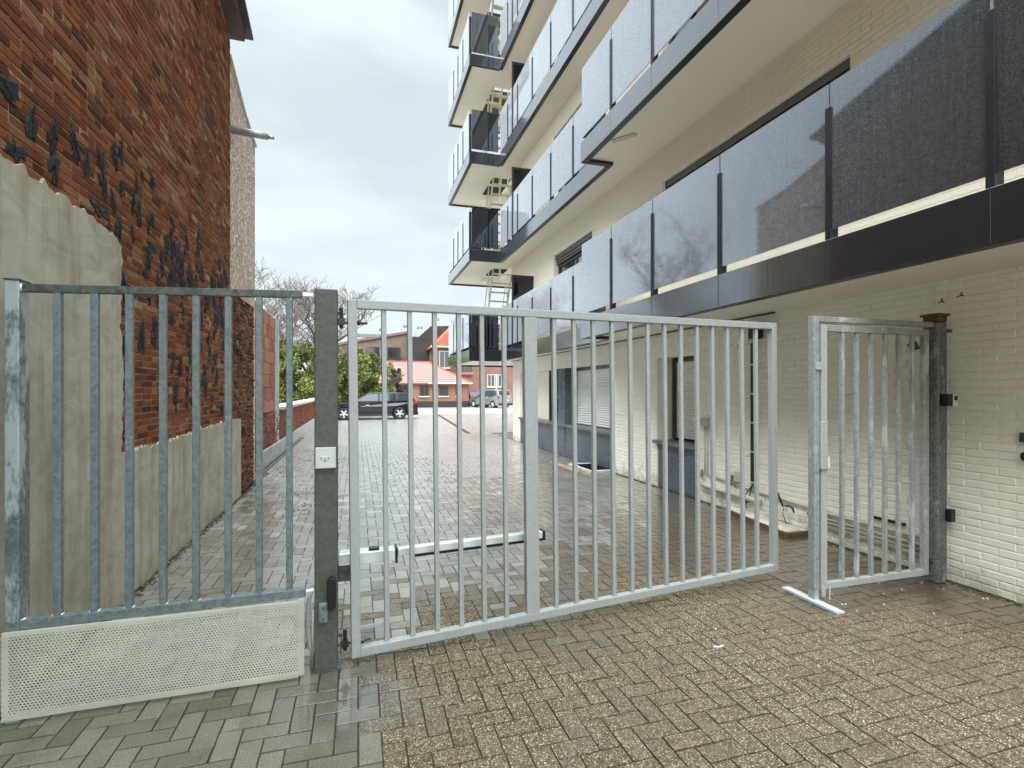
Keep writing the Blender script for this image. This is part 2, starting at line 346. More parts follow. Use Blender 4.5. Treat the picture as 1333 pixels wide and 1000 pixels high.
# ------------------------------------------------------------------ brick fields (real blocks)
def blocks(name, rects, fr, mat, parent=None, depth=.03, chamfer=.005, jz=.0015, tilt=.004, seed=1, shrink=0.005, bow=0, mats=None, pick=None):
    """rects: rows (u0,u1,v0,v1); fr = (O,U,V,Nrm). Each becomes a chamfered block."""
    g = np.random.default_rng(seed); O, U, V, Nn = [np.array(a, float) for a in fr]
    r = np.array(rects, float); n = len(r); s = shrink
    u0, u1, v0, v1 = r[:,0]+s, r[:,1]-s, r[:,2]+s, r[:,3]-s
    c = chamfer; h = g.normal(0, jz, n); tu = g.normal(0, tilt, n); tv = g.normal(0, tilt, n)
    cu, cv = (u0+u1)/2, (v0+v1)/2
    P = np.zeros((n, 12, 3))
    for k, (i, j) in enumerate(((0,0),(1,0),(1,1),(0,1))):
        uu = np.where(i, u1, u0)+g.normal(0, s*.25, n); vv = np.where(j, v1, v0)+g.normal(0, s*.25, n)
        hh = h+tu*(uu-cu)+tv*(vv-cv)
        iu = uu+(c if not i else -c); iv = vv+(c if not j else -c)
        P[:, k] = O+uu[:,None]*U+vv[:,None]*V+(-depth)*Nn
        P[:, 4+k] = O+uu[:,None]*U+vv[:,None]*V+(hh-c)[:,None]*Nn
        P[:, 8+k] = O+iu[:,None]*U+iv[:,None]*V+hh[:,None]*Nn
    F = [(0,1,5,4),(1,2,6,5),(2,3,7,6),(3,0,4,7),(4,5,9,8),(5,6,10,9),(6,7,11,10),(7,4,8,11),(8,9,10,11)]
    fa = (np.array(F)[None]+(np.arange(n)*12)[:,None,None]).reshape(-1, 4)
    off = np.array(W[parent]) if parent is not None else np.zeros(3)
    vs = P.reshape(-1, 3)-off
    me = bpy.data.meshes.new(name); me.vertices.add(len(vs)); me.vertices.foreach_set('co', vs.ravel())
    me.loops.add(fa.size); me.loops.foreach_set('vertex_index', fa.ravel().astype(np.int32))
    me.polygons.add(len(fa)); me.polygons.foreach_set('loop_start', np.arange(0, fa.size, 4, dtype=np.int32)); me.polygons.foreach_set('loop_total', np.full(len(fa), 4, np.int32))
    me.update(calc_edges=True)
    at = me.attributes.new('rnd', 'FLOAT_COLOR', 'FACE'); rc = np.concatenate([g.random((n, 3)), np.ones((n, 1))], 1); rc = np.repeat(rc, 9, 0)
    at.data.foreach_set('color', rc.ravel())
    ms = mats or [mat]
    for q in ms: me.materials.append(q)
    if pick is not None: me.polygons.foreach_set('material_index', np.repeat(np.array([pick(a, b_) for a, b_ in zip(cu, cv)], np.int32), 9))
    me.validate(); me.shade_flat()
    Nf = np.cross(U, V)
    if np.dot(Nf, Nn) < 0: me.flip_normals()
    o = bpy.data.objects.new(name, me); col.objects.link(o)
    if parent is not None: o.parent = parent; W[o] = W[parent]
    return o
def courses(u0, u1, v0, v1, L, Hh, holes=(), bond='run', seed=3, edge=None):
    g = random.Random(seed); out = []; row = 0; v = v0
    while v < v1-.01:
        vt = min(v+Hh, v1); vc = (v+vt)/2
        u = u0-(L/2 if row % 2 else 0)
        while u < u1:
            l = L
            if bond == 'mix' and g.random() < .25: l = L/2
            a, b = max(u, u0), min(u+l, u1); u += l
            segs = [(a, b)]
            for (h0, h1, k0, k1) in holes:
                if k0-.005 < vc < k1+.005:
                    ns = []
                    for (p, q) in segs:
                        if q <= h0 or p >= h1: ns.append((p, q))
                        else:
                            if p < h0: ns.append((p, h0))
                            if q > h1: ns.append((h1, q))
                    segs = ns
            out += [(p, q, v, vt) for p, q in segs if q-p > .025]
        v += Hh; row += 1
    return out
def wallbox(mb, X0, X1, y0, y1, z0, z1, holes):
    """solid wall slab between X0 and X1 with rectangular holes through it"""
    ys = sorted({y0, y1, *[h for q in holes for h in q[:2]]}); zs = sorted({z0, z1, *[h for q in holes for h in q[2:]]})
    for i in range(len(ys)-1):
        run = None
        for j in range(len(zs)-1):
            yc, zc = (ys[i]+ys[i+1])/2, (zs[j]+zs[j+1])/2
            solid = not any(a < yc < b and c_ < zc < d for a, b, c_, d in holes)
            if solid: run = (run[0], zs[j+1]) if run else (zs[j], zs[j+1])
            if (not solid or j == len(zs)-2) and run: mb.box(X0, X1, ys[i], ys[i+1], run[0], run[1]); run = None
    return mb
# ------------------------------------------------------------------ ground
single(MB().box(-400, 400, -60, 600, -.30, -.022), 'ground', plain('ground_far', (.16, .15, .13), .5, var=.3, sc=.5, rv=.2), None, None, kind='structure')
single(MB().box(-1.72, 4.70, -3, 18, -.0215, -.007).box(-2.6, 30, 18, 52, -.0215, -.007), 'paving_bed', M['joint'], None, None, kind='structure')
wdt, rects = .10, []
def herring(x0, x1, y0, y1):
    i0, i1 = int(x0/wdt)-3, int(x1/wdt)+3; j0, j1 = int(y0/wdt)-2, int(y1/wdt)+2
    for j in range(j0, j1):
        for i in range(i0, i1):
            k = (i+j) % 4
            if k == 0: a = (i*wdt, (i+2)*wdt, j*wdt, (j+1)*wdt)
            elif k == 2: a = (i*wdt, (i+1)*wdt, j*wdt, (j+2)*wdt)
            else: continue
            a = (max(a[0], x0), min(a[1], x1), max(a[2], y0), min(a[3], y1))
            if a[1]-a[0] > .02 and a[3]-a[2] > .02: rects.append(a)
herring(-1.66, 4.60, -1.5, 18)
herring(-2.0, 11.0, 18, 33)
_pr = random.Random(4)
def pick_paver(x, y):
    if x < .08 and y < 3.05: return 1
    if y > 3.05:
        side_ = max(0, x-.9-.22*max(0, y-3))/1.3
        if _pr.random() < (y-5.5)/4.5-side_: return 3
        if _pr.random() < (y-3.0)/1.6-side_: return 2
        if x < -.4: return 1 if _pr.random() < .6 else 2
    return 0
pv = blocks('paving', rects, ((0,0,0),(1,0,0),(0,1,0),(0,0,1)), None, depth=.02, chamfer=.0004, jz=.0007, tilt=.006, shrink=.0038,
            mats=[M['paver_tan'], M['paver_grey'], M['paver_sheen'], M['paver_far_sheen']], pick=pick_paver)
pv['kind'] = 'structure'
# far courtyard: the same blocks, sky sheen in their colour, laid as a patterned sheet
m, nt, b = newmat('far_paving'); geo = N(nt, 'ShaderNodeNewGeometry'); co = geo.outputs['Position']
br = N(nt, 'ShaderNodeTexBrick'); nt.links.new(co, br.inputs[0]); br.inputs['Scale'].default_value = 1; br.inputs['Brick Width'].default_value = .22; br.inputs['Row Height'].default_value = .11
br.inputs['Mortar Size'].default_value = .006; br.inputs[1].default_value = (.50, .48, .45, 1); br.inputs[2].default_value = (.38, .365, .34, 1); br.inputs[3].default_value = (.03, .03, .02, 1)
nt.links.new(br.outputs[0], b.inputs['Base Color']); nt.links.new(ramp(nt, noise(nt, co, 1.1, 5), [(.35, .4), (.6, .22)]), b.inputs['Roughness']); b.inputs['Coat Weight'].default_value = 1; b.inputs['Coat Roughness'].default_value = .36; b.inputs['Coat IOR'].default_value = 1.9
nt.links.new(br.outputs[0], b.inputs['Base Color']); bump(nt, b, noise(nt, co, 12, 3), .12, .01)
single(MB().box(-2.0, 11, 33.01, 52, -.0065, 0).box(11.01, 30, 18, 52, -.0065, 0), 'courtyard', m, None, None, kind='structure')
# drain slot across the court, a strip of tarmac patching
single(MB().bar((4.82, 32.3, .004), (3.78, 18.0, .004), .16, .012), 'drain_channel', M['black'], 'long dark drain channel running along the wet paving beyond the white wall', 'drain')
mb = MB()
for c_ in range(34):
    cx, cy = (random.gauss(-.9, .3), random.uniform(6.5, 16)) if c_ % 2 else (random.uniform(-1.2, 1.8), random.gauss(10.5, 1.2))
    for k in range(34):
        x, y = cx+random.gauss(0, .13), cy+random.gauss(0, .25)
        if x < -1.6: continue
        r_ = random.uniform(.004, .013); z = .003+random.random()*.004
        mb.prism([(math.cos(t*math.pi/3)*r_*random.uniform(.6, 1.3), math.sin(t*math.pi/3)*r_*random.uniform(.5, 1.2)) for t in range(6)], lambda u, v, h: (x+u, y+v, h), -.001, z)
for k in range(900):
    y = random.uniform(3.0, 10.5)**1.0; x = -1.645+abs(random.gauss(0, .03)); r_ = random.uniform(.004, .014)
    mb.prism([(math.cos(t*math.pi/3)*r_, math.sin(t*math.pi/3)*r_*1.4) for t in range(6)], lambda u, v, h: (x+u, y+v, h), -.001, .006)
for k in range(900):
    y = random.uniform(1.6, 8.6); x = 4.585-abs(random.gauss(0, .025)); r_ = random.uniform(.003, .011)
    if 4.25 < y < 5.65: continue
    mb.prism([(math.cos(t*math.pi/3)*r_, math.sin(t*math.pi/3)*r_*1.4) for t in range(6)], lambda u, v, h: (x+u, y+v, h), -.001, .006)
tag(single(mb, 'moss', plain('moss', (.085, .075, .035), .9, var=.5, sc=20), None, None, kind='stuff'), 'olive green moss and leaf litter on the wet paving')
# ------------------------------------------------------------------ left: brick building
bb = thing('brick_building', 'tall old red brick gable wall with grey cement render and black glue spots', 'building', (-1.67, 4, 0))
prof = [(-2, 0), (7.8, 0), (7.8, 6.41), (7.31, 6.52), (5.9, 6.90), (-2, 6.95)]
XW = -1.67
MB().prism([(-6, 0), (7.79, 0), (7.79, 6.35), (1.0, 8.05), (-6, 6.3)], lambda u, v, h: (h, u, v), -9, XW-.005).build('wall_core', M['mortar'], bb)
rb = [r for r in courses(2.2, 7.8, 0, 7.9, .195, .0525, bond='mix') if r[3] < 6.33+(7.8-r[1])*.25]
rb = [r for r in rb if not (r[3] < 1.0) and not (r[1] < 4.3 and r[3] < 2.5)]
blocks('wall', rb, ((XW,0,0),(0,1,0),(0,0,1),(1,0,0)), M['red_brick'], bb, depth=.012, chamfer=.003, jz=.0022, tilt=.014, shrink=.0046, seed=5)
# cement render with a ragged edge
edge = [(-2, 2.70), (2.6, 2.70), (3.1, 2.683), (3.22, 2.70), (3.38, 2.68), (3.6, 2.695), (3.82, 2.68), (4.1, 2.67), (4.3, 2.645), (4.405, 2.60), (4.40, 2.45), (4.402, 2.155), (4.43, 1.6), (4.415, 1.08), (4.53, 1.075), (5.06, 1.09), (5.87, 1.105), (6.69, 1.13), (7.8, 1.15), (8.40, 1.13), (8.40, 0), (-2, 0)]
rag = []
for i in range(len(edge)):
    a, c2 = edge[i], edge[(i+1) % len(edge)]
    L = math.hypot(c2[0]-a[0], c2[1]-a[1]); n_ = max(1, int(L/.035)) if 1 <= i < 18 else 1
    for k in range(n_):
        t = k/n_; j = .014 if 1 <= i < 18 and k else 0
        rag.append((a[0]+(c2[0]-a[0])*t+random.gauss(0, j), a[1]+(c2[1]-a[1])*t+random.gauss(0, j)))
MB().prism(rag, lambda u, v, h: (h, u, v), XW-.006, XW+.016).build('cement_render', M['cement'], bb, bevel=.005)
# black adhesive spots
def blob(mb, y, z, ry, rz, th=.0035, ang=0):
    n, rings = 20, 3; ph = random.random()*6; vs = []; fs = []
    for r_ in range(rings+1):
        q = [1, .93, .6, .0][r_]; hh = [-.004, th*.7, th, th*1.05][r_]
        for k in range(n):
            t = 2*math.pi*k/n; w_ = 1+.16*math.sin(3*t+ph)+.1*math.sin(5*t+ph*2)+random.gauss(0, .10)
            a, c2 = math.cos(t)*ry*q*w_, math.sin(t)*rz*q*w_
            vs.append((XW+hh+random.gauss(0, .0025), y+a*math.cos(ang)-c2*math.sin(ang), z+a*math.sin(ang)+c2*math.cos(ang)))
            if r_ < rings: k2 = (k+1) % n; fs.append((r_*n+k, r_*n+k2, (r_+1)*n+k2, (r_+1)*n+k))
    mb.add(vs, fs)
mb = MB()
spots = [(3.15,3.05,.13,.06),(3.22,2.77,.09,.06),(3.36,2.97,.05,.11),(3.56,3.01,.05,.12),(3.57,2.82,.055,.10),(3.8,3.06,.05,.10),(3.94,3.0,.045,.10),(4.15,3.02,.05,.13),(4.1,2.76,.10,.05),(4.45,3.03,.055,.06),(4.4,2.74,.06,.09),
         (4.75,2.98,.04,.12),(5.03,3.0,.05,.07),(5.03,2.77,.12,.05),(5.53,2.56,.15,.05),(5.82,2.34,.06,.11),(6.4,3.2,.1,.1),(4.82,1.97,.07,.13),(5.99,2.09,.05,.1),(5.75,1.8,.06,.1),(5.53,2.22,.08,.06),(6.1,2.22,.05,.12),(6.4,2.04,.1,.07),(6.78,1.98,.08,.09),
         (5.3,1.78,.06,.09),(5.6,1.45,.05,.13),(5.95,1.5,.06,.15),(6.6,1.6,.07,.13),(7.1,1.7,.06,.12),(4.5,2.3,.05,.12),(4.5,1.9,.04,.09),(5.1,2.1,.05,.07)]
for y, z, ry, rz in spots: blob(mb, y, z, ry, rz, ang=random.gauss(0, .15))
for k in range(120):
    y = random.uniform(4.9, 7.7); z = random.choice([random.uniform(2.3, 3.2), random.uniform(1.3, 2.4), random.gauss(2.75, .22), random.gauss(2.7, .2)])
    blob(mb, y, min(z, 3.4), random.uniform(.03, .10), random.uniform(.04, .13), ang=random.gauss(0, .4))
for k in range(16): blob(mb, random.uniform(3.9, 5.2), random.gauss(3.1, .22), random.uniform(.02, .04), random.uniform(.04, .1))
mb.build('adhesive_residue', M['tar'], bb, smooth=True)['kind'] = 'stuff'
# eaves board and roof edge
mb = MB(); mb.bar((-1.60, 7.86, 6.44), (-1.60, 1.0, 8.155), .20, .16).bar((-1.60, .99, 8.155), (-1.60, -6, 6.40), .20, .16)
mb.build('fascia_board', plain('fascia_wood', (.11, .06, .055), .6, var=.3), bb, bevel=.004)
mb = MB(); mb.prism([(8.0, 6.50), (1.0, 8.25), (-6.2, 6.45), (-6.2, 6.49), (1.0, 8.29), (8.0, 6.54)], lambda u, v, h: (h, u, v), -9, -1.42)
mb.build('roof', plain('roof_sheet', (.07, .065, .06), .6), bb)
# rear low brick extension (dark rough brick) beyond the gable
MB().prism([(7.8, 0), (9.45, 0), (9.45, 2.86), (7.8, 2.97)], lambda u, v, h: (h, u, v), -2.0, XW-.012).build('extension_core', M['mortar'], bb)
blocks('extension_wall', [r for r in courses(7.8, 9.46, 0, 2.93, .19, .06, bond='mix', seed=9) if not (r[1] < 8.4 and r[3] < 1.1)], ((XW,0,0),(0,1,0),(0,0,1),(1,0,0)), M['dark_brick'], bb, depth=.012, chamfer=.005, jz=.006, tilt=.04, shrink=.006, seed=11)
# ------------------------------------------------------------------ pebbledash house behind
pd = thing('pebbledash_house', 'narrow strip of tan pebbledash wall rising behind the brick gable', 'building', (-1.75, 9, 0))
MB().prism([(7.83, 0), (9.66, 0), (9.66, 5.72), (8.83, 5.84), (7.83, 6.13)], lambda u, v, h: (h, u, v), -8, -1.69).build('wall', M['pebbledash'], pd)
MB().bar((-1.71, 7.83, 6.145), (-1.71, 8.83, 5.855), .09, .03).bar((-1.71, 8.83, 5.855), (-1.71, 9.70, 5.735), .09, .03).build('coping', M['white_pl'], pd)
mb = MB(); mb.tube([(-1.72, 7.95, 5.18), (-1.42, 7.93, 5.15), (-1.22, 7.92, 5.13)], [.055, .05, .045], 12).tube([(-1.22, 7.92, 5.13), (-1.14, 7.915, 5.12)], [.028, .022], 10)
single(mb, 'wall_spout', galv('spout', (.3, .33, .33), (.45, .48, .48)), 'grey metal pipe spout sticking out of the tan pebbledash wall', 'pipe', smooth=True)
# ------------------------------------------------------------------ terracotta block wall, post and low wall
bw = thing('block_wall', 'unplastered wall of large pink terracotta hollow blocks behind the left fence', 'wall', (-1.8, 11.7, 0))
MB().box(-2.15, -1.815, 10.9, 12.64, 1.08, 3.16).build('core', M['mortar'], bb and bw)
blocks('wall', courses(10.9, 12.65, 1.09, 3.17, .30, .26, seed=4), ((-1.8,0,0),(0,1,0),(0,0,1),(1,0,0)), M['terracotta'], bw, depth=.014, chamfer=.006, jz=.003, tilt=.01, shrink=.005, seed=21)
blocks('end_face', [(-2.15+i*.175, -1.975+i*.175, 1.09+j*.26, 1.35+j*.26) for i in range(2) for j in range(8)], ((0,10.885,0),(1,0,0),(0,0,1),(0,-1,0)), M['terracotta'], bw, depth=.014, chamfer=.006, jz=.002, tilt=.01, shrink=.005, seed=22)
single(MB().box(-1.98, -1.80, 12.70, 13.30, 0, 3.22), 'concrete_post', M['concrete'], 'pale grey upright post at the end of the pink block wall', 'post', bevel=.01)
lw_ = thing('low_wall', 'low red brick boundary wall with pale stone coping running back along the lane', 'wall', (-1.8, 20, 0))
MB().box(-2.1, -1.815, 10.72, 33, 0, 1.06).build('core', M['mortar'], lw_)
blocks('wall', [r for r in courses(10.7, 33, .35, 1.08, .21, .065, seed=8)], ((-1.8,0,0),(0,1,0),(0,0,1),(1,0,0)), M['wall_brick'], lw_, depth=.014, chamfer=.004, jz=.003, tilt=.01, shrink=.005, seed=23)
blocks('end_face', courses(-2.1, -1.8, 0, 1.08, .21, .065, seed=8), ((0,10.69,0),(1,0,0),(0,0,1),(0,-1,0)), M['wall_brick'], lw_, depth=.014, chamfer=.004, jz=.002, tilt=.01, shrink=.005, seed=24)
MB().box(-1.82, -1.77, 10.7, 33, 0, .35).build('plinth', M['concrete'], lw_, bevel=.01)
for k in range(16):
    y0 = 13.4+k*1.2
    MB().box(-2.2, -1.72, y0, y0+1.185, 1.08, 1.15+.002*(k % 3)).build('coping', M['stone'], lw_, bevel=.008)
# ------------------------------------------------------------------ right: apartment building
ap = thing('apartment_building', 'white painted brick apartment block with stacked dark glass balconies', 'building', (4.6, 7, 0))
XB = 4.6; YE = 15.2
LV = [2.40, 5.31, 8.15, 10.98, 13.8]
doors = [(6.2, 7.21, 0, 2.07), (8.73, 14.5, 0, 2.07)]
upper = [(3.84, 7.06), (9.60, 11.75)]
wh = []
for z in LV:
    for a, b2 in upper: wh.append((a, b2, z+.95, z+2.44))
WT = 17.2
wallbox(MB(), XB+.006, XB+.36, -3, YE, 0, WT, doors+wh).box(XB+.36, XB+9, YE-.3, YE, 0, WT).build('wall_core', M['white_brick'], ap)
MB().box(XB+.62, XB+.65, -3, YE-.3, 0, WT).build('inner_wall', M['room'], ap)
rr = courses(-1.0, YE, 0, 2.46, .22, .0605, holes=doors, seed=2)
blocks('wall', rr, ((XB,0,0),(0,1,0),(0,0,1),(-1,0,0)), M['white_brick'], ap, depth=.008, chamfer=.005, jz=.0014, tilt=.008, shrink=.0034, seed=31)
rr = courses(-1.0, YE, 2.62, 5.33, .22, .0605, holes=wh[:2], seed=12)
for z in LV[1:3]: rr += courses(-1.0 if z < 6 else 4, YE, z+.22, z+2.84, .22, .0605, holes=[q for q in wh if z < q[2] < z+1], seed=13)
blocks('upper_wall', rr, ((XB,0,0),(0,1,0),(0,0,1),(-1,0,0)), M['cream_wall'], ap, depth=.008, chamfer=.002, jz=.0005, tilt=.002, shrink=.0014, seed=32)
rr = courses(XB, XB+9, 0, 2.46, .22, .0605, seed=2)
blocks('end_wall', rr, ((0,YE+.006,0),(1,0,0),(0,0,1),(0,1,0)), M['white_brick'], ap, depth=.005, chamfer=.0045, jz=.0016, tilt=.006, shrink=.0028, seed=33)
MB().box(XB-1.7, XB+9, -3, 18.3, WT, WT+.3).build('roof', M['concrete'], ap)
# ground floor openings
def slats(mb, x, y0, y1, z0, z1, p=.042):
    z = z0
    while z < z1-.005:
        t = min(z+p-.004, z1); mb.add([(x, y0, z), (x, y1, z), (x-.012, y0, (z+t)/2), (x-.012, y1, (z+t)/2), (x, y0, t), (x, y1, t), (x+.006, y0, t), (x+.006, y1, t), (x+.006, y0, z+p), (x+.006, y1, z+p)],
              [(0,1,3,2),(2,3,5,4),(4,5,7,6),(6,7,9,8)]); z += p
    return mb
XR = XB+.30
# opening near: small window with roller shutter
w1 = MB(); w1.box(XR-.03, XR+.03, 7.10, 7.19, .78, 2.06).box(XR-.03, XR+.03, 6.22, 6.29, .78, 2.06).box(XR-.03, XR+.03, 6.29, 7.10, 2.0, 2.06)
f1 = w1.build('window', M['frame_br'], ap, bevel=.003)
slats(MB(), XR-.004, 6.29, 7.10, .79, 2.0).build('roller_shutter', M['shutter'], f1)
MB().box(XB-.06, XR+.06, 6.16, 7.26, .70, .755).build('window_sill', M['slate'], ap, bevel=.004)
MB().box(XB+.02, XR+.05, 6.21, 7.20, 0, .70).build('apron_panel', M['grey_panel'], ap)
MB().box(XR+.03, XR+.06, 6.2, 7.21, .755, 2.07).build('window_back', M['room'], ap)
# wide opening
MB().box(XB-.05, XR+.06, 8.72, 14.49, .70, .755).build('window_sill', M['slate'], ap, bevel=.004)
mb = MB()
for a, b2 in ((8.74, 10.2), (10.205, 11.06), (11.51, 12.8), (12.805, 14.49)): mb.box(XB+.02, XB+.3, a, b2, 0, .698)
mb.build('apron_panel', M['grey_panel'], ap)
MB().box(XB+.01, XB+.31, 11.07, 11.50, 0, 2.068).build('pillar', M['grey_panel'], ap, bevel=.004)
MB().box(XR, XR+.06, 12.8, 14.49, .756, 2.066).build('infill_wall', M['cream_wall'], ap)
mb = MB().box(XR-.03, XR+.03, 8.74, 8.82, .76, 2.06).box(XR-.03, XR+.03, 10.98, 11.06, .76, 2.06).box(XR-.03, XR+.03, 8.82, 10.98, 2.0, 2.06)
f2 = mb.build('window', M['grey_panel'], ap, bevel=.003)
slats(MB(), XR-.004, 8.82, 10.98, .77, 2.0, .05).build('roller_shutter', M['shutter'], f2)
MB().box(XR+.03, XR+.06, 8.74, 11.06, .756, 2.066).build('window_back', M['room'], ap)
mb = MB().box(XR-.03, XR+.03, 11.51, 11.6, .76, 2.06).box(XR-.03, XR+.03, 12.68, 12.79, .76, 2.06).box(XR-.03, XR+.03, 11.6, 12.68, .76, .84).box(XR-.03, XR+.03, 11.6, 12.68, 1.96, 2.06).box(XR-.03, XR+.03, 12.1, 12.17, .84, 1.96)
f3 = mb.build('window', M['anthracite'], ap, bevel=.003)
MB().box(XR, XR+.01, 11.6, 12.1, .84, 1.96).box(XR, XR+.01, 12.17, 12.68, .84, 1.96).build('pane', M['win_glass'], f3)
# upper windows with shutter boxes
for z in LV:
    for a, b2 in upper:
        x = XB+.12; t = z+2.44
        f = MB().box(x, x+.07, a+.003, a+.08, z+.952, t-.002).box(x, x+.07, b2-.08, b2-.003, z+.952, t-.002).box(x, x+.07, a+.08, b2-.08, t-.30, t-.23).box(x, x+.07, a+.08, b2-.08, z+.952, z+1.03).box(x+.01, x+.06, (a+b2)/2-.04, (a+b2)/2+.04, z+1.03, t-.30).build('window', M['frame_br'], ap, bevel=.003)
        MB().box(x+.03, x+.04, a+.08, (a+b2)/2-.04, z+1.03, t-.30).box(x+.03, x+.04, (a+b2)/2+.04, b2-.08, z+1.03, t-.30).build('pane', M['win_glass'], f)
        sb = MB().box(x-.07, x-.03, a+.003, b2-.003, t-.10, t-.002).box(x-.06, x-.02, a+.003, b2-.003, t-.17, t-.115).box(x-.05, x-.01, a+.003, b2-.003, t-.225, t-.185)
        sb.build('shutter_box', plain('shutter_box', (.10, .095, .085), .4), f, bevel=.003)
# balconies
def seg_lane(mbG, mbP, mbF, x, ys, z, step=0):
    """glass, posts and fascia along the lane side at plane x; ys = joints"""
    for i in range(len(ys)-1):
        a, b2 = ys[i], ys[i+1]
        MB().box(x+.02, x+.032, a+.008, b2-.008, z+.41, z+1.56).build('glass_panel', M['balc_glass'], mbG)
        MB().box(x, x+.03, a+.002, b2-.002, z, z+.33).build('fascia_panel', M['fascia'], mbF, bevel=.002)
    for y in ys[1:-1]:
        MB().box(x+.003, x+.085, y-.024, y+.024, z+.332, z+1.37).build('post', M['anthracite'], mbP, bevel=.003)
for li, z in enumerate(LV):
    bal = MB().box(3.53+.03, XB+.005, -2.5, 7.80, z+.05, z+.22).box(3.98+.03, XB+.005, 7.801, 14.54, z+.05, z+.22)
    # far slab with the stair hole X 4.04-4.75, Y 15.5-17.4
    bal.box(3.11, 4.04, 14.57, 18.17, z+.05, z+.22).box(4.041, 4.6, 14.541, 15.5, z+.05, z+.22).box(4.041, 7.5, 17.4, 18.17, z+.05, z+.22).box(4.751, 7.5, 15.51, 17.399, z+.05, z+.22)
    bal = bal.build('balcony', M['soffit'], ap)
    near = [-2.5, -1.0, 0.0, 1.0, 2.06, 3.14, 4.41, 5.66, 6.76, 7.80]
    if li > 1: near = [1.0, 3.14, 5.66, 6.76, 7.80]
    mid = [7.83, 9.18, 10.38, 11.61, 12.79, 13.7, 14.53]
    far = [14.56, 15.55, 16.38, 17.15, 18.19]
    seg_lane(bal, bal, bal, 3.53, near, z); seg_lane(bal, bal, bal, 3.98, mid, z); seg_lane(bal, bal, bal, 3.08, far, z)
    # returns facing along the lane
    MB().box(3.09, 3.985, 14.54, 14.57, z, z+.33).build('fascia_panel', M['fascia'], bal, bevel=.002)
    MB().box(3.16, 3.96, 14.575, 14.587, z+.41, z+1.56).build('glass_panel', M['balc_glass'], bal)
    MB().box(3.085, 3.155, 14.575, 14.64, z+.33, z+1.42).build('post', M['anthracite'], bal, bevel=.003)
    MB().box(3.56, 4.0, 7.772, 7.80, z, z+.33).build('fascia_panel', M['fascia'], bal, bevel=.002)
    MB().box(3.56, 3.97, 7.76, 7.772, z+.41, z+1.56).build('glass_panel', M['balc_glass'], bal)
    MB().box(3.09, 7.5, 18.17, 18.20, z, z+.33).build('fascia_panel', M['fascia'], bal, bevel=.002)
    MB().box(3.12, 7.4, 18.14, 18.152, z+.41, z+1.56).build('glass_panel', M['balc_glass'], bal)
    # dark underside trim along the edges
    tr = MB().box(3.535, 3.63, -2.5, 7.79, z-.004, z+.045).box(3.985, 4.08, 7.80, 14.54, z-.004, z+.045).box(3.085, 3.18, 14.56, 18.18, z-.004, z+.045).box(3.18, 4.0, 14.545, 14.60, z-.004, z+.045).box(3.63, 4.08, 7.70, 7.79, z-.004, z+.045).box(3.18, 7.4, 18.12, 18.18, z-.004, z+.045)
    tr.build('edge_trim', M['black'], bal)
    # privacy screen by the end of the block
    if li < 4:
        sc = MB().box(3.97, 4.02, 13.20, 13.25, z+.22, z+2.26).box(4.02, 4.585, 13.20, 13.25, z+2.19, z+2.26).box(4.02, 4.585, 13.20, 13.25, z+.22, z+.29).build('privacy_screen', M['black'], ap, bevel=.003)
        MB().box(4.02, 4.585, 13.22, 13.232, z+.29, z+2.19).build('pane', glass('screen_glass'+str(li), (.10, .08, .09), .05, 3.0), sc)
    # steel escape stair to the next level
    if li < 4:
        z0, z1 = z+.22, LV[li+1]+.22; st_ = thing('escape_stair', ['steep cream steel escape stair on the lowest balcony at the far corner', 'steep cream steel escape stair on the second balcony up at the far corner', 'steep cream steel escape stair on the third balcony up at the far corner', 'steep cream steel escape stair on the fourth balcony up at the far corner'][li], 'staircase', (4.4, 16.5, z0), group='escape stairs stacked at the far corner')
        pa, pb = (17.25, z0), (15.62, z1)
        cream = M['pipe_cream'] if 'pipe_cream' in M else M.setdefault('pipe_cream', plain('pipe_cream', (.62, .56, .42), .5, .1))
        for x in (4.10, 4.72): MB().bar((x, pa[0], pa[1]), (x, pb[0], pb[1]), .03, .13).build('stringer', cream, st_, bevel=.003)
        for k in range(1, 11):
            t = k/11; y = pa[0]+(pb[0]-pa[0])*t; zz = pa[1]+(pb[1]-pa[1])*t
            MB().box(4.116, 4.704, y-.07, y+.07, zz-.03, zz).build('tread', cream, st_)
        for x in (4.10, 4.72):
            h = MB().tube([(x, pa[0], z0), (x, pa[0], z0+1.0), (x, pb[0]+.15, z1+.75)], .016, 8)
            for t in (.33, .66): y = pa[0]+(pb[0]+.15-pa[0])*t; zt = z0+1.0+(z1-.25-z0)*t; h.tube([(x, y, zt-.8), (x, y, zt)], .011, 6)
            h.build('handrail', cream, st_, smooth=True)
# cable along the soffit, slot light, hooks
tag(single(MB().tube([(4.52, 15.1, 2.43), (4.52, 11, 2.425), (4.53, 7, 2.43), (4.52, 4.7, 2.43)], .012, 8), 'cable', M['black'], 'thin black cable run along the balcony underside above the shuttered window', 'cable'))
single(MB().box(4.1, 4.28, 8.9, 11.4, 2.425, 2.449), 'slot_vent', M['black'], 'long dark slot vent in the balcony underside above the white shutters', 'vent')
single(MB().bar((3.72, 7.05, 5.352), (3.95, 6.75, 5.352), .10, .022), 'ceiling_light', M['stone'], 'flat oblong light fitting under the projecting balcony corner', 'lamp', bevel=.004)
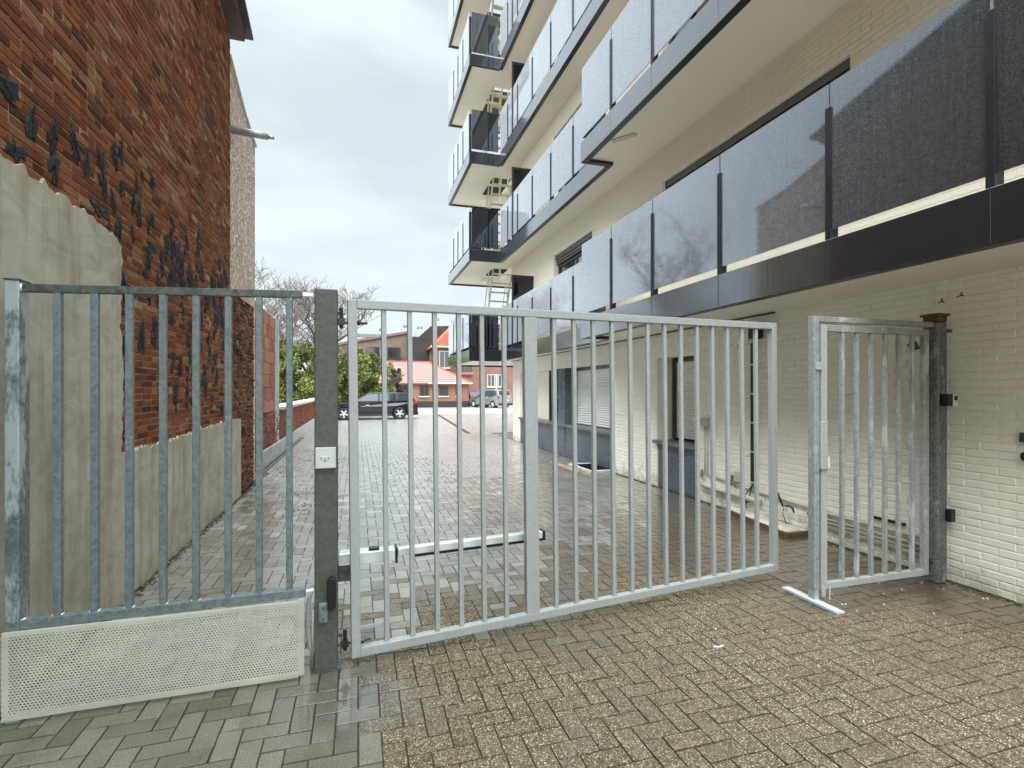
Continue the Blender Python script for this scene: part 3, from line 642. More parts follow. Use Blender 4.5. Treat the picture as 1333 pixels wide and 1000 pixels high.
# ------------------------------------------------------------------ services on the white wall
g_ = thing('wall_tap', 'small beige tap box with twin pipes on the white wall', 'tap', (4.56, 5.95, .36))
MB().box(4.52, 4.592, 5.88, 6.02, 1.06, 1.17).build('tap_box', plain('tapbox', (.36, .33, .25), .5), g_, bevel=.012)
MB().tube([(4.53, 6.03, 1.13), (4.50, 6.08, 1.13), (4.47, 6.10, 1.12)], [.018, .018, .024], 10).build('spout', M['alu'], g_, smooth=True)
for y in (5.93, 5.99): MB().tube([(4.575, y, 1.06), (4.575, y, .40)], .008, 8).build('pipe', M['pipe'], g_, smooth=True)
g_ = thing('drain_pipe', 'beige plastic pipe with elbow running low along the white wall', 'pipe', (4.55, 4.5, .2))
MB().tube([(4.55, 6.06, .42), (4.55, 6.06, .33), (4.55, 6.02, .27), (4.55, 5.93, .245), (4.55, 5.1, .235), (4.55, 4.95, .23)], .032, 14).build('pipe', M['pipe'], g_, smooth=True)
MB().tube([(4.55, 6.06, .36), (4.55, 6.06, .45)], .04, 14).build('elbow', plain('elbow', (.28, .27, .17), .5), g_, smooth=True)
single(MB().tube([(4.578, 5.95, .40), (4.578, 5.0, .335), (4.578, 4.0, .295), (4.578, 3.0, .30)], .013, 10), 'conduit', M['pipe'], 'upper thin beige conduit along the foot of the white wall', 'pipe', smooth=True)
single(MB().tube([(4.55, 4.28, .25), (4.55, 4.1, .20), (4.55, 3.9, .205), (4.55, 2.98, .185)], .018, 10).tube([(4.575, 4.28, .275), (4.575, 4.1, .23), (4.575, 2.98, .225)], .012, 8), 'conduit_pair', plain('pipe_dull', (.26, .24, .18), .5), 'pair of low pipes on the wall behind the pedestrian gate', 'pipe', smooth=True)
single(MB().box(4.575, 4.592, 3.30, 3.62, .36, .385), 'wall_bracket', M['black'], 'short dark strip on the wall behind the pedestrian gate', 'bracket')
g_ = thing('cable_duct', 'black vertical cable duct with pale clips on the white wall', 'cable duct', (4.57, 5.09, .4))
MB().box(4.555, 4.593, 5.065, 5.115, .42, 2.12).build('duct', M['black'], g_, bevel=.004)
for z in (.43, .80, 1.15, 1.5, 1.85): MB().box(4.548, 4.594, 5.035, 5.145, z, z+.014).build('clip', M['alu'], g_)
for k, (dx, y2) in enumerate(((0, 5.20), (.01, 5.0), (0, 5.13))):
    MB().tube([(4.57, 5.09, .42), (4.56, 5.09+(y2-5.09)*.4, .34), (4.55, y2, .26), (4.53, 5.16, .17), (4.53, 5.15, .11)], .007, 6).build('cable', M['black'], g_, smooth=True)
g_ = thing('security_light', 'black box light at the top of the cable duct', 'lamp', (4.5, 5.02, 2.15))
MB().box(4.46, 4.58, 4.93, 5.05, 2.16, 2.30).build('housing', M['black'], g_, bevel=.01)
MB().box(4.53, 4.59, 5.07, 5.13, 2.12, 2.27).build('junction_box', M['white_pl'], g_, bevel=.006)
MB().tube([(4.55, 5.10, 2.27), (4.52, 5.14, 2.33), (4.54, 5.12, 2.39)], .006, 6).build('cable', M['black'], g_)
g_ = thing('socket_box', 'small grey outdoor socket box with hanging cable left of the duct', 'socket', (4.56, 5.4, .38))
MB().box(4.53, 4.592, 5.42, 5.52, .40, .47).build('socket', plain('sock', (.2, .21, .19), .5), g_, bevel=.008)
MB().box(4.54, 4.592, 5.32, 5.39, .40, .53).build('cover', M['pipe'], g_, bevel=.008)
MB().tube([(4.55, 5.45, .40), (4.53, 5.42, .35), (4.55, 5.38, .37), (4.56, 5.36, .31)], .006, 6).build('cable', M['black'], g_)
single(MB().prism([(4.6, 5.62), (4.46, 5.3), (4.33, 4.42), (4.36, 4.34), (4.6, 4.34)], lambda u, v, h: (u, v, h), .0, .06), 'wall_ledge', M['white_brick'], 'low white painted concrete ledge at the foot of the white wall', 'ledge', bevel=.008)
single(MB().prism([(4.445, 5.36), (4.315, 4.42), (4.30, 4.30), (4.6, 4.30), (4.6, 4.335), (4.355, 4.335), (4.325, 4.42), (4.455, 5.3)], lambda u, v, h: (u, v, h), 0, .05), 'kerb_edging', plain('edging', (.11, .07, .04), .6, var=.4, sc=12), 'brown edging blocks round the white concrete ledge', 'kerb')
g_ = thing('garden_tap', 'black handled tap with looped hose end above the white ledge', 'tap', (4.55, 4.56, .09))
MB().tube([(4.55, 4.56, .09), (4.55, 4.56, .27)], .008, 8).build('pipe', M['alu'], g_)
MB().tube([(4.54, 4.60, .25), (4.52, 4.66, .40)], [.010, .014], 8).build('handle', M['black'], g_, smooth=True)
MB().tube([(4.54, 4.58, .265), (4.52, 4.50, .28), (4.51, 4.44, .27), (4.51, 4.42, .225)], [.008, .012, .012, .009], 8).build('spout', M['black'], g_, smooth=True)
MB().tube([(4.55, 4.60, .24), (4.545, 4.61, .18), (4.545, 4.58, .11), (4.545, 4.56, .065)], .004, 6).build('cable', M['black'], g_)
g_ = thing('cellar_grate', 'raised dark metal cellar grate with pale frame against the blue grey panel', 'grate', (4.3, 9.2, 0))
MB().box(4.12, 4.6, 9.62, 9.70, 0, .05).box(4.12, 4.19, 8.75, 9.62, 0, .05).box(4.12, 4.6, 8.67, 8.75, 0, .05).build('frame', M['stone'], g_, bevel=.006)
mb = MB().box(4.19, 4.6, 8.75, 9.62, 0, .012)
for k in range(20): mb.box(4.20, 4.6, 8.77+k*.043, 8.777+k*.043, .012, .045)
mb.build('grid', M['black'], g_)
single(MB().box(3.82, 3.95, 8.70, 10.0, .002, .055), 'plank', plain('plank', (.30, .20, .13), .7, var=.3, sc=5), 'weathered plank lying beside the cellar grate', 'plank', bevel=.005)
# key safe and round button at the right edge, spikes in the wall
g_ = thing('door_entry', 'small dark square plate and round black button at the right edge of the white wall', 'doorbell', (4.58, 2.45, 1.05))
MB().box(4.565, 4.592, 2.40, 2.485, 1.175, 1.245).build('plate', plain('plate_d', (.05, .06, .05), .4), g_, bevel=.004)
MB().tube([(4.592, 2.44, 1.075), (4.56, 2.44, 1.075)], .036, 20).build('button', M['black'], g_)
for (y, z) in ((2.86, 2.30), (3.0, 2.275)):
    single(MB().tube([(4.60, y, z), (4.57, y, z), (4.55, y-.02, z+.02)], .006, 6).tube([(4.565, y, z), (4.56, y+.02, z-.012)], .004, 6), 'wall_hook', M['rust'], 'rusty hook stub under the balcony, '+('the one nearer the wall post' if y > 2.9 else 'the one farther from the wall post'), 'hook', group='hooks under the balcony')
# ------------------------------------------------------------------ left fixed fence panel
fp = thing('fence_post', 'galvanised square end post with whitish patina against the rendered wall', 'post', (-1.54, 2.97, 0))
MB().box(-1.568, -1.513, 2.945, 3.03, 0, 2.062).build('shaft', M['post_patina'], fp, bevel=.004)
MB().box(-1.572, -1.509, 2.941, 3.034, 2.062, 2.070).build('cap', M['rail_dark'], fp, bevel=.002)
fe = thing('steel_fence', 'galvanised steel railing panel with a perforated white plate along its foot', 'fence', (-.9, 2.97, 0))
MB().bar((-1.513, 2.97, 2.03), (-.29, 2.97, 2.065), .035, .038).build('top_rail', M['rail_dark'], fe, bevel=.003)
MB().bar((-.29, 2.97, 2.065), (-.235, 2.985, 2.067), .02, .02).build('top_bracket', M['alu'], fe, bevel=.003)
MB().bar((-1.513, 2.97, .452), (-.27, 2.97, .462), .045, .045).build('bottom_rail', M['panel_galv'], fe, bevel=.003)
wb = MB()
for x in (-1.373, -1.225, -1.082, -.938, -.792, -.645, -.499, -.352):
    for sx in (-1, 1):
        wb.tube([(x+sx*.017, 2.956, .478), (x+sx*.019, 2.97, .479), (x+sx*.017, 2.984, .478)], [.003, .0045, .003], 6)
wb.tube([(-1.51, 2.952, 2.012), (-1.51, 2.953, 2.048)], .005, 6).tube([(-1.51, 2.950, .475), (-1.49, 2.955, .480)], .005, 6)
wb.build('weld_bead', M['alu'], fe, smooth=True)
MB().tube([(-.27, 2.97, .462), (-.232, 2.98, .463)], .009, 8).build('bolt', M['alu'], fe)
for k, x in enumerate((-1.373, -1.225, -1.082, -.938, -.792, -.645, -.499, -.352)):
    MB().bar((x, 2.97, .474), (x, 2.97, 2.03+(x+1.513)/1.22*.035-.018), .031, .031, up=(0, 1, 0)).build('bar', M['panel_galv'], fe, bevel=.003)
# perforated plate: real round holes
def perforated(x0, x1, y, z0, z1, px=.0146, pz=.0126, r=.0047):
    mb = MB(); nr = int((z1-z0)/pz); nc = int((x1-x0)/px)
    for j in range(nr):
        for i in range(nc):
            xa = x0+i*px+(px/2 if j % 2 else 0); xb = xa+px; za = z0+j*pz; zb = za+pz
            if xb > x1+.001: continue
            cx, cz = (xa+xb)/2, (za+zb)/2
            o_ = [(xa,za),(cx,za),(xb,za),(xb,cz),(xb,zb),(cx,zb),(xa,zb),(xa,cz)]
            h_ = [(cx+r*math.cos(a), cz+r*math.sin(a)) for a in [math.radians(d) for d in (225,270,315,0,45,90,135,180)]]
            sl_ = (i*px)/(x1-x0)*.012
            mb.add([(a, y, b_+sl_) for a, b_ in o_+h_], [(k, (k+1) % 8, 8+(k+1) % 8, 8+k) for k in range(8)])
    return mb
pl = perforated(-1.572, -.275, 2.928, .022, .425).build('perforated_plate', M['perf'], fe)
so_ = pl.modifiers.new('solid', 'SOLIDIFY'); so_.thickness = .0015
MB().box(-1.572, -1.545, 2.931, 2.944, .02, .43).box(-.305, -.275, 2.931, 2.944, .034, .438).box(-1.545, -.305, 2.931, 2.944, .405, .43).box(-1.545, -.305, 2.931, 2.944, .022, .05).build('plate_frame', M['perf'], fe, bevel=.002)
# ------------------------------------------------------------------ hinge post and its fittings
hp = thing('gate_post', 'thick dark grey green square steel post carrying the wide gate', 'post', (-.17, 3.06, 0))
MB().box(-.230, -.110, 3.0, 3.12, 0, 2.11).build('shaft', M['post_dark'], hp, bevel=.006)
MB().box(-.245, -.09, 2.985, 3.14, -.001, .012).build('base_plate', M['rail_dark'], hp)
ks = thing('key_switch', 'white square plate with keyhole fixed on the dark gate post', 'key switch', (-.168, 2.99, 1.12))
MB().box(-.223, -.117, 2.972, 2.998, 1.122, 1.236).build('plate', M['white_pl'], ks, bevel=.004)
MB().tube([(-.172, 2.973, 1.18), (-.172, 2.964, 1.18)], .011, 16).build('lock_barrel', M['alu'], ks)
MB().box(-.174, -.170, 2.962, 2.965, 1.173, 1.187).build('keyhole', M['black'], ks)
for dx in (-.022, .018): MB().tube([(-.172+dx, 2.9722, 1.177), (-.172+dx, 2.970, 1.177)], .0035, 8).build('screw', M['black'], ks)
pc = thing('photocell', 'oval black photocell with a small metal box on the dark gate post', 'sensor', (-.16, 2.98, .26))
mb = MB(); nn = 18
poly = [(-.138+.024*math.cos(a)*1, (.50 if math.sin(a) > 0 else .37)+.026*math.sin(a)) for a in [2*math.pi*k/nn for k in range(nn)]]
mb.prism(poly, lambda u, v, h: (u, h, v), 2.955, 2.998); mb.build('cover', M['black'], pc, bevel=.006)
MB().box(-.208, -.158, 2.975, 2.998, .275, .385).build('metal_box', M['panel_galv'], pc, bevel=.008)
for z in (.30, .36): MB().tube([(-.183, 2.975, z), (-.183, 2.972, z)], .004, 8).build('screw', M['black'], pc)
single(MB().tube([(-.243, 3.05, .46), (-.262, 3.04, .38), (-.268, 3.04, .28), (-.258, 3.03, .15), (-.243, 3.03, .09), (-.244, 3.03, 0)], .011, 10).tube([(-.238, 3.02, .34), (-.241, 3.02, .02)], .007, 8), 'cable_conduit', plain('conduit_grey', (.30, .31, .30), .5), 'looping grey cable conduit beside the foot of the dark gate post', 'cable', smooth=True)
# ------------------------------------------------------------------ main swing gate (own frame: x along the leaf)
TH = R(6.3); TILT = -R(.62)
mg = thing('swing_gate', 'wide light grey steel bar gate standing slightly open', 'gate', (.0, 2.995, .05), rot=(0, TILT, TH))
GX0, GX1, GH = -.034, 3.289, 2.008
MB().box(GX0, GX0+.05, 0, .05, 0, GH).build('hinge_stile', M['gate_paint'], mg, bevel=.004)
MB().box(GX1-.05, GX1, 0, .05, 0, GH).build('end_stile', M['gate_paint'], mg, bevel=.004)
MB().box(1.045, 1.135, .001, .049, .05, GH-.05).build('middle_stile', M['gate_paint'], mg, bevel=.004)
MB().box(GX0+.05, GX1-.05, .0, .05, GH-.05, GH).build('top_rail', M['gate_paint'], mg, bevel=.004)
MB().box(GX0+.05, GX1-.05, .0, .05, 0, .052).build('bottom_rail', M['gate_paint'], mg, bevel=.004)
bars = [.165+.1492*i for i in range(6)]+[1.266+.1512*i for i in range(13)]
for x in bars: MB().box(x-.0135, x+.0135, .012, .039, .05, GH-.05).build('bar', M['gate_paint'], mg, bevel=.0025)
for z in (.135, 1.80): MB().box(GX0+.05, .151, .040, .048, z, z+.022).build('brace', M['gate_paint'], mg, bevel=.002)
MB().box(GX0+.01, GX0+.03, .055, .10, .70, 1.02).build('guide_strip', M['black'], mg, bevel=.003)
for z in (1.90, .10):
    h = MB().tube([(-.12, .03, z-.02), (-.03, .03, z-.02)], .008, 8).tube([(-.12, .03, z+.035), (-.07, .03, z+.035)], .008, 8).tube([(-.066, .03, z-.055), (-.066, .03, z+.06)], .011, 10).box(-.085, -.048, .012, .048, z-.035, z+.0).tube([(GX0+.05, .03, z-.02), (.075, .03, z-.02)], .008, 8).tube([(GX0+.05, .03, z-.02), (GX0+.07, .03, z-.02)], .015, 6)
    h.build('hinge', M['black'], mg, bevel=.001)
# ------------------------------------------------------------------ gate opener
op = thing('gate_opener', 'long white gate opener arm with black end cap behind the wide gate', 'gate opener', (.1, 3.15, .53))
MB().box(-.108, .212, 3.11, 3.20, .535, .605).build('motor_housing', M['alu'], op, bevel=.006)
MB().box(.212, .226, 3.106, 3.204, .522, .612).build('housing_end', M['black'], op, bevel=.003)
MB().bar((.226, 3.155, .578), (1.185, 3.262, .578), .055, .045).build('arm', M['alu'], op, bevel=.004)
MB().bar((.30, 3.163, .545), (1.19, 3.262, .545), .035, .018).build('slide_rail', M['black'], op, bevel=.002)
MB().bar((1.185, 3.262, .572), (1.205, 3.264, .572), .062, .065).build('end_cap', M['black'], op, bevel=.004)
MB().box(.06, .12, 3.12, 3.16, .605, .622).build('release_knob', M['black'], op, bevel=.004)
MB().box(-.112, -.02, 3.124, 3.16, .44, .534).build('bracket', M['rail_dark'], op, bevel=.002)
# ------------------------------------------------------------------ pedestrian gate and portal
pf = thing('gate_portal', 'grey steel portal frame round the narrow pedestrian gate', 'gate frame', (3.2, 2.98, 0))
MB().box(3.196, 3.242, 2.95, 3.005, 0, 2.095).build('jamb', M['rusty_galv'], pf, bevel=.003)
MB().box(3.242, 4.42, 2.955, 3.0, 2.055, 2.095).build('lintel', M['rusty_galv'], pf, bevel=.003)
MB().box(3.200, 3.262, 2.938, 2.95, 1.70, 1.755).build('strike_bracket', M['gate_paint'], pf, bevel=.003)
pg = thing('pedestrian_gate', 'narrow grey steel bar gate beside the white wall', 'gate', (3.27, 2.98, .05))
MB().box(3.268, 3.325, 2.955, 2.995, .075, 2.035).build('lock_stile', M['gate_paint'], pg, bevel=.004)
MB().box(4.315, 4.365, 2.955, 2.995, .075, 2.035).build('hinge_stile', M['rusty_galv'], pg, bevel=.004)
MB().box(3.325, 4.315, 2.955, 2.995, 1.985, 2.035).build('top_rail', M['rusty_galv'], pg, bevel=.004)
MB().box(3.325, 4.315, 2.955, 2.995, .075, .125).build('bottom_rail', M['gate_paint'], pg, bevel=.004)
for i in range(6): MB().box(3.488+.1435*i-.014, 3.488+.1435*i+.014, 2.962, 2.99, .125, 1.985).build('bar', M['rusty_galv'], pg, bevel=.003)
MB().box(3.244, 3.305, 2.934, 2.954, .97, 1.32).build('lock_cover', M['gate_paint'], pg, bevel=.003)
MB().box(3.306, 3.322, 2.928, 2.954, .975, 1.06).build('lock_handle', M['alu'], pg, bevel=.005)
MB().box(3.262, 3.30, 2.946, 2.955, .03, .10).build('drop_bolt', M['gate_paint'], pg, bevel=.002)
mb = MB()
for k in range(12): mb.tube([(3.335+.003*math.sin(k*2), 2.945, .11-.009*k), (3.335+.003*math.cos(k*2), 2.945, .102-.009*k)], .004, 6)
mb.build('chain', M['alu'], pg)
for z in (.16, 1.90): MB().tube([(4.365, 2.975, z), (4.42, 2.975, z)], .010, 8).tube([(4.39, 2.975, z-.04), (4.39, 2.975, z+.04)], .014, 10).build('hinge', M['black'], pg)
MB().tube([(4.20, 3.0, 1.91), (4.30, 3.01, 1.905)], .010, 8).tube([(4.30, 3.0, 1.88), (4.30, 3.03, 1.94)], .02, 8).build('closer_knob', M['rail_dark'], pg)
wp = thing('wall_post', 'heavy grey steel post against the white wall with a rusty cap', 'post', (4.48, 2.98, 0))
MB().box(4.42, 4.54, 2.93, 3.05, 0, 2.10).build('shaft', galv('wallpost', (.075, .085, .08), (.17, .185, .175), .45, .3, patch=(.30, .33, .33), sc=6), wp, bevel=.022)
MB().box(4.425, 4.535, 2.935, 3.045, 2.10, 2.145).box(4.41, 4.55, 2.92, 3.06, 2.145, 2.165).build('cap', M['rust'], wp, bevel=.004)
MB().box(4.425, 4.60, 2.94, 3.0, 2.02, 2.04).build('wall_stay', M['rust'], wp)
ic = thing('intercom', 'small intercom with black side and silver keypad face at head height on the wall post', 'intercom', (4.5, 2.9, 1.43))
MB().box(4.44, 4.498, 2.868, 2.928, 1.425, 1.52).build('housing', M['black'], ic, bevel=.003)
MB().box(4.499, 4.56, 2.87, 2.928, 1.425, 1.52).build('face', M['alu'], ic, bevel=.004)
MB().box(4.515, 4.545, 2.866, 2.870, 1.47, 1.505).build('screen', M['black'], ic)
single(MB().box(4.50, 4.555, 2.885, 2.929, .50, .60), 'gate_sensor', M['black'], 'black box sensor low on the wall post beside the white wall', 'sensor', bevel=.006)
# threshold strip under the portal jamb
ts = thing('threshold_strip', 'flat galvanised steel strip with a side bar lying under the gate jamb', 'gate stop', (3.19, 2.97, 0))
MB().box(3.165, 3.232, 2.735, 3.22, .001, .016).build('plate', M['alu'], ts, bevel=.002)
MB().box(3.138, 3.156, 2.78, 3.17, .001, .012).build('side_bar', M['panel_galv'], ts, bevel=.002)
mb = MB()
for k in range(40):
    x, y = random.choice([(random.uniform(.2, 4.4), random.uniform(1.2, 2.9)), (random.uniform(3.3, 4.5), random.uniform(2.5, 3.1))]); r_ = random.uniform(.003, .008)
    mb.tube([(x, y, 0), (x+.003, y, r_*1.3)], [r_, r_*.5], 6)
tag(single(mb, 'grit', plain('grit', (.55, .53, .47), .8, var=.3), None, None, kind='stuff'), 'pale grit and small stones on the blocks')
single(MB().prism([(2.05, 2.60), (2.09, 2.59), (2.125, 2.60), (2.12, 2.612), (2.09, 2.603), (2.06, 2.618)], lambda u, v, h: (u, v, h), 0, .004), 'bird_dropping', M['white_pl'], 'white smear on the blocks in front of the wide gate', 'stain')
# ------------------------------------------------------------------ cars
def wheel_geo(x, y, r, wd=.20, side=1):
    """axis along y; returns tyre, rim, brake"""
    ty = MB(); n = 28
    prof_ = [(r*.66, -wd/2), (r*.93, -wd/2), (r, -wd/2+.03), (r, wd/2-.03), (r*.93, wd/2), (r*.66, wd/2)]
    vs = []; fs = []
    for k in range(n):
        t = 2*math.pi*k/n
        for (a, h) in prof_: vs.append((x+a*math.cos(t), y+h, r+a*math.sin(t)))
    m_ = len(prof_)
    for k in range(n):
        for i in range(m_): fs.append((k*m_+i, k*m_+(i+1) % m_, ((k+1) % n)*m_+(i+1) % m_, ((k+1) % n)*m_+i))
    ty.add(vs, fs)
    rim = MB(); o_ = y+side*(wd/2-.02)
    rim.tube([(x, o_-.02*side, r), (x, o_, r)], r*.66, 28, cap=False)
    for k in range(10):
        t = 2*math.pi*k/10+(.12 if k % 2 else -.12)
        rim.bar((x+.04*math.cos(t), o_, r+.04*math.sin(t)), (x+r*.65*math.cos(t), o_, r+r*.65*math.sin(t)), .03, .05, up=(0, 1, 0))
    rim.tube([(x, o_-.01, r), (x, o_+.012, r)], .06, 14)
    return ty, rim
def car(name, label, loc, rz, paint, L, Hh, Wd, prof_, wins, wx, wr, tail, front_wins, rear_win, group=None):
    """body lofted from a side outline; x forward, width y, local frame"""
    t = thing(name, label, 'car', loc, rot=(0, 0, rz), group=group)
    zb = Hh*.60
    def half(z, x):
        h = Wd/2
        if z > zb: h -= (z-zb)/(Hh-zb)*Wd*.125
        if z < .35: h -= .03
        e = max(0, abs(x)-(L/2-.5))/.5
        return h-.16*e*e
    # body: outline points with wheel arches
    bot = []
    for w_ in wx:
        bot.append([(w_+ (wr+.05)*math.cos(a), wr+(wr+.05)*math.sin(a)) for a in [math.pi*k/10 for k in range(11)]])
    front, rear = wx
    pts = list(prof_)  # from front bottom over the roof to the rear bottom
    low = []
    low += [(-L/2+.12, .22)]
    arc_r = [(rear-(wr+.05)*math.cos(math.pi*k/10), max(.2, wr+(wr+.05)*math.sin(math.pi*k/10))) for k in range(11)]
    arc_f = [(front-(wr+.05)*math.cos(math.pi*k/10), max(.2, wr+(wr+.05)*math.sin(math.pi*k/10))) for k in range(11)]
    poly = pts+low+[(rear-wr-.05, .2)]+arc_r+[(rear+wr+.05, .2), (front-wr-.05, .2)]+arc_f+[(front+wr+.05, .2)]
    n = len(poly); mb = MB()
    inner = [(u, v) for u, v in poly]
    vs = [(u, half(v, u), v) for u, v in poly]+[(u, -half(v, u), v) for u, v in poly]
    fs = [(i, (i+1) % n, n+(i+1) % n, n+i) for i in range(n)]+[tuple(range(n)), tuple(range(n, 2*n))[::-1]]
    mb.add(vs, fs); body = mb.build('body', paint, t, bevel=.03, seg=3)
    body.data.polygons.foreach_set('use_smooth', [False]*len(body.data.polygons))
    for wpoly in wins:
        for sd in (1, -1):
            q = MB(); m_ = len(wpoly)
            q.add([(u, sd*(half(v, u)+.004), v) for u, v in wpoly]+[(u, sd*(half(v, u)-.03), v) for u, v in wpoly], [tuple(range(m_)), tuple(range(m_, 2*m_))[::-1]]+[(i, (i+1) % m_, m_+(i+1) % m_, m_+i) for i in range(m_)])
            q.build('side_window', M['car_gl'], t)
    for nm, (x0, z0, x1, z1, ww) in (('windscreen', front_wins), ('rear_window', rear_win)):
        nx, nz = (z1-z0), -(x1-x0); l_ = math.hypot(nx, nz); nx, nz = nx/l_*.006, nz/l_*.006
        sg = 1 if (nx > 0) == (nm == 'windscreen') else -1; nx *= sg; nz *= sg
        h0, h1 = half(z0, x0)*ww, half(z1, x1)*ww
        MB().add([(x0+nx, h0, z0+nz), (x0+nx, -h0, z0+nz), (x1+nx, -h1, z1+nz), (x1+nx, h1, z1+nz)]+[(x0-nx*3, h0, z0-nz*3), (x0-nx*3, -h0, z0-nz*3), (x1-nx*3, -h1, z1-nz*3), (x1-nx*3, h1, z1-nz*3)],
                 [(0,1,2,3),(4,7,6,5),(0,4,5,1),(1,5,6,2),(2,6,7,3),(3,7,4,0)]).build(nm, M['car_gl'], t)
    for w_ in wx:
        for sd in (1, -1):
            ty, rim = wheel_geo(w_, sd*(Wd/2-.13), wr, side=sd)
            wo = ty.build('wheel', M['rubber'], t, smooth=True); rim.build('rim', M['alu'], wo)
            MB().tube([(w_, sd*(Wd/2-.36), wr), (w_, sd*(Wd/2-.30), wr)], wr+.045, 20).build('arch_liner', M['rubber'], t)
    for sd in (1, -1):
        MB().box(L/2-.42, L/2-.10, sd*(Wd/2-.36)-.14, sd*(Wd/2-.36)+.14, .60, .72).build('headlight', M['alu'], t, bevel=.02)
        MB().box(*tail[0], sd*(Wd/2-.22)-.12, sd*(Wd/2-.22)+.12, *tail[1]).build('tail_light', M['tail'], t, bevel=.02)
        MB().box(front_wins[0]-.35, front_wins[0]-.15, sd*(Wd/2+.07)-.07, sd*(Wd/2+.07)+.07, zb+.0, zb+.13).build('mirror', paint, t, bevel=.03)
        for hx in (.25, -.65): MB().box(hx-.09, hx+.09, sd*(Wd/2+.004)-.012, sd*(Wd/2+.004)+.012, zb-.12, zb-.09).build('door_handle', M['alu'] , t, bevel=.005)
        for hx in (.95, .02, -.85): MB().box(hx-.004, hx+.004, sd*(Wd/2-.001)-.003, sd*(Wd/2-.001)+.003, .32, zb-.02).build('door_gap', M['black'], t)
        MB().box(rear+wr+.08, front-wr-.08, sd*(Wd/2-.02)-.02, sd*(Wd/2-.02)+.02, .19, .30).build('side_skirt', M['rubber'], t, bevel=.01)
    MB().box(-L/2-.015, -L/2+.1, -.26, .26, tail[2], tail[2]+.11).build('licence_plate', M['white_pl'], t)
    MB().box(-L/2-.02, -L/2+.2, -Wd/2+.12, Wd/2-.12, .22, .42).build('rear_bumper', M['rubber'] if tail[3] else paint, t, bevel=.03)
    return t
M['car_gl'] = plain('car_gl', (.02, .028, .03), .06, var=.1, spec=.9)
M['tail'] = plain('tail', (.25, .01, .01), .25)
def paint(name, c, metal=.3):
    m, nt, b = newmat(name); b.inputs['Base Color'].default_value = (*c, 1); b.inputs['Roughness'].default_value = .28; b.inputs['Metallic'].default_value = metal
    b.inputs['Coat Weight'].default_value = .3; b.inputs['Coat Roughness'].default_value = .05
    bump(nt, b, noise(nt, coord(nt), 180, 2), .05, .001); return m
est = [(2.33, .30), (2.37, .50), (2.28, .66), (1.9, .80), (1.15, .92), (.98, .95), (.25, 1.36), (-.1, 1.43), (-1.0, 1.44), (-1.75, 1.40), (-2.0, 1.30), (-2.25, .98), (-2.33, .88), (-2.36, .50), (-2.30, .30)]
car('estate_car', 'black estate car parked side on beyond the wide gate', (.72, 28.6, 0), R(180), paint('paint_black', (.006, .007, .010)), 4.72, 1.45, 1.82, est,
    [[(.80, .97), (.22, 1.31), (-.30, 1.37), (-.30, .97)], [(-.36, .97), (-.36, 1.37), (-1.12, 1.37), (-1.12, .97)], [(-1.18, .98), (-1.18, 1.365), (-1.72, 1.32), (-2.0, 1.08), (-1.9, 1.0)]],
    (1.42, -1.40), .33, ((-2.33, -2.1), (.80, .96), .70, False), (.95, .97, .28, 1.35, .86), (-2.20, 1.02, -2.0, 1.30, .85))
mpv = [(2.08, .30), (2.12, .55), (2.0, .78), (1.25, 1.0), (.45, 1.50), (0, 1.60), (-1.2, 1.62), (-1.72, 1.55), (-1.98, 1.08), (-2.06, .95), (-2.10, .50), (-2.04, .30)]
car('silver_car', 'silver people carrier seen from behind beside the red brick houses', (11.35, 44.6, 0), R(117), paint('paint_silver', (.27, .265, .26), .6), 4.2, 1.62, 1.78, mpv,
    [[(1.05, 1.05), (.42, 1.46), (-.15, 1.52), (-.15, 1.04)], [(-.21, 1.04), (-.21, 1.52), (-1.0, 1.53), (-1.0, 1.04)], [(-1.06, 1.05), (-1.06, 1.53), (-1.5, 1.48), (-1.75, 1.15)]],
    (1.30, -1.30), .31, ((-2.06, -1.85), (.85, 1.02), .62, True), (1.2, 1.03, .48, 1.48, .86), (-1.96, 1.12, -1.78, 1.48, .84))
car('purple_car', 'dark purple hatchback mostly hidden behind the silver people carrier', (10.4, 50.6, 0), R(110), paint('paint_purple', (.09, .03, .07)), 3.9, 1.48, 1.68, [(a*.94, b_*.92) for a, b_ in mpv],
    [[(.95, .99), (.40, 1.34), (-.15, 1.38), (-.15, .98)], [(-.21, .98), (-.21, 1.38), (-.98, 1.38), (-.98, .98)]],
    (1.22, -1.22), .30, ((-1.93, -1.75), (.8, .95), .58, False), (1.1, .96, .46, 1.34, .86), (-1.85, 1.04, -1.68, 1.34, .84))
# ------------------------------------------------------------------ background buildings
def bgbrick(name, c1, c2, mort=(.3, .25, .2)):
    m, nt, b = newmat(name); t = N(nt, 'ShaderNodeTexCoord'); sx = N(nt, 'ShaderNodeSeparateXYZ'); nt.links.new(t.outputs['Object'], sx.inputs[0])
    cb = N(nt, 'ShaderNodeCombineXYZ'); nt.links.new(math_n(nt, 'ADD', sx.outputs[0], sx.outputs[1]), cb.inputs[0]); nt.links.new(sx.outputs[2], cb.inputs[1])
    br = N(nt, 'ShaderNodeTexBrick'); nt.links.new(cb.outputs[0], br.inputs[0]); br.inputs['Scale'].default_value = 1; br.inputs['Brick Width'].default_value = .22; br.inputs['Row Height'].default_value = .075
    br.inputs['Mortar Size'].default_value = .008; br.inputs[1].default_value = (*c1, 1); br.inputs[2].default_value = (*c2, 1); br.inputs[3].default_value = (*mort, 1)
    n = noise(nt, t.outputs['Object'], 1.2, 5); c = mixc(nt, ramp(nt, n, [(.35, 0), (.7, .5)]), br.outputs[0], tuple(x*.6 for x in c1))
    nt.links.new(c, b.inputs['Base Color']); b.inputs['Roughness'].default_value = .85; bump(nt, b, br.outputs[1], -.3, .01); return m
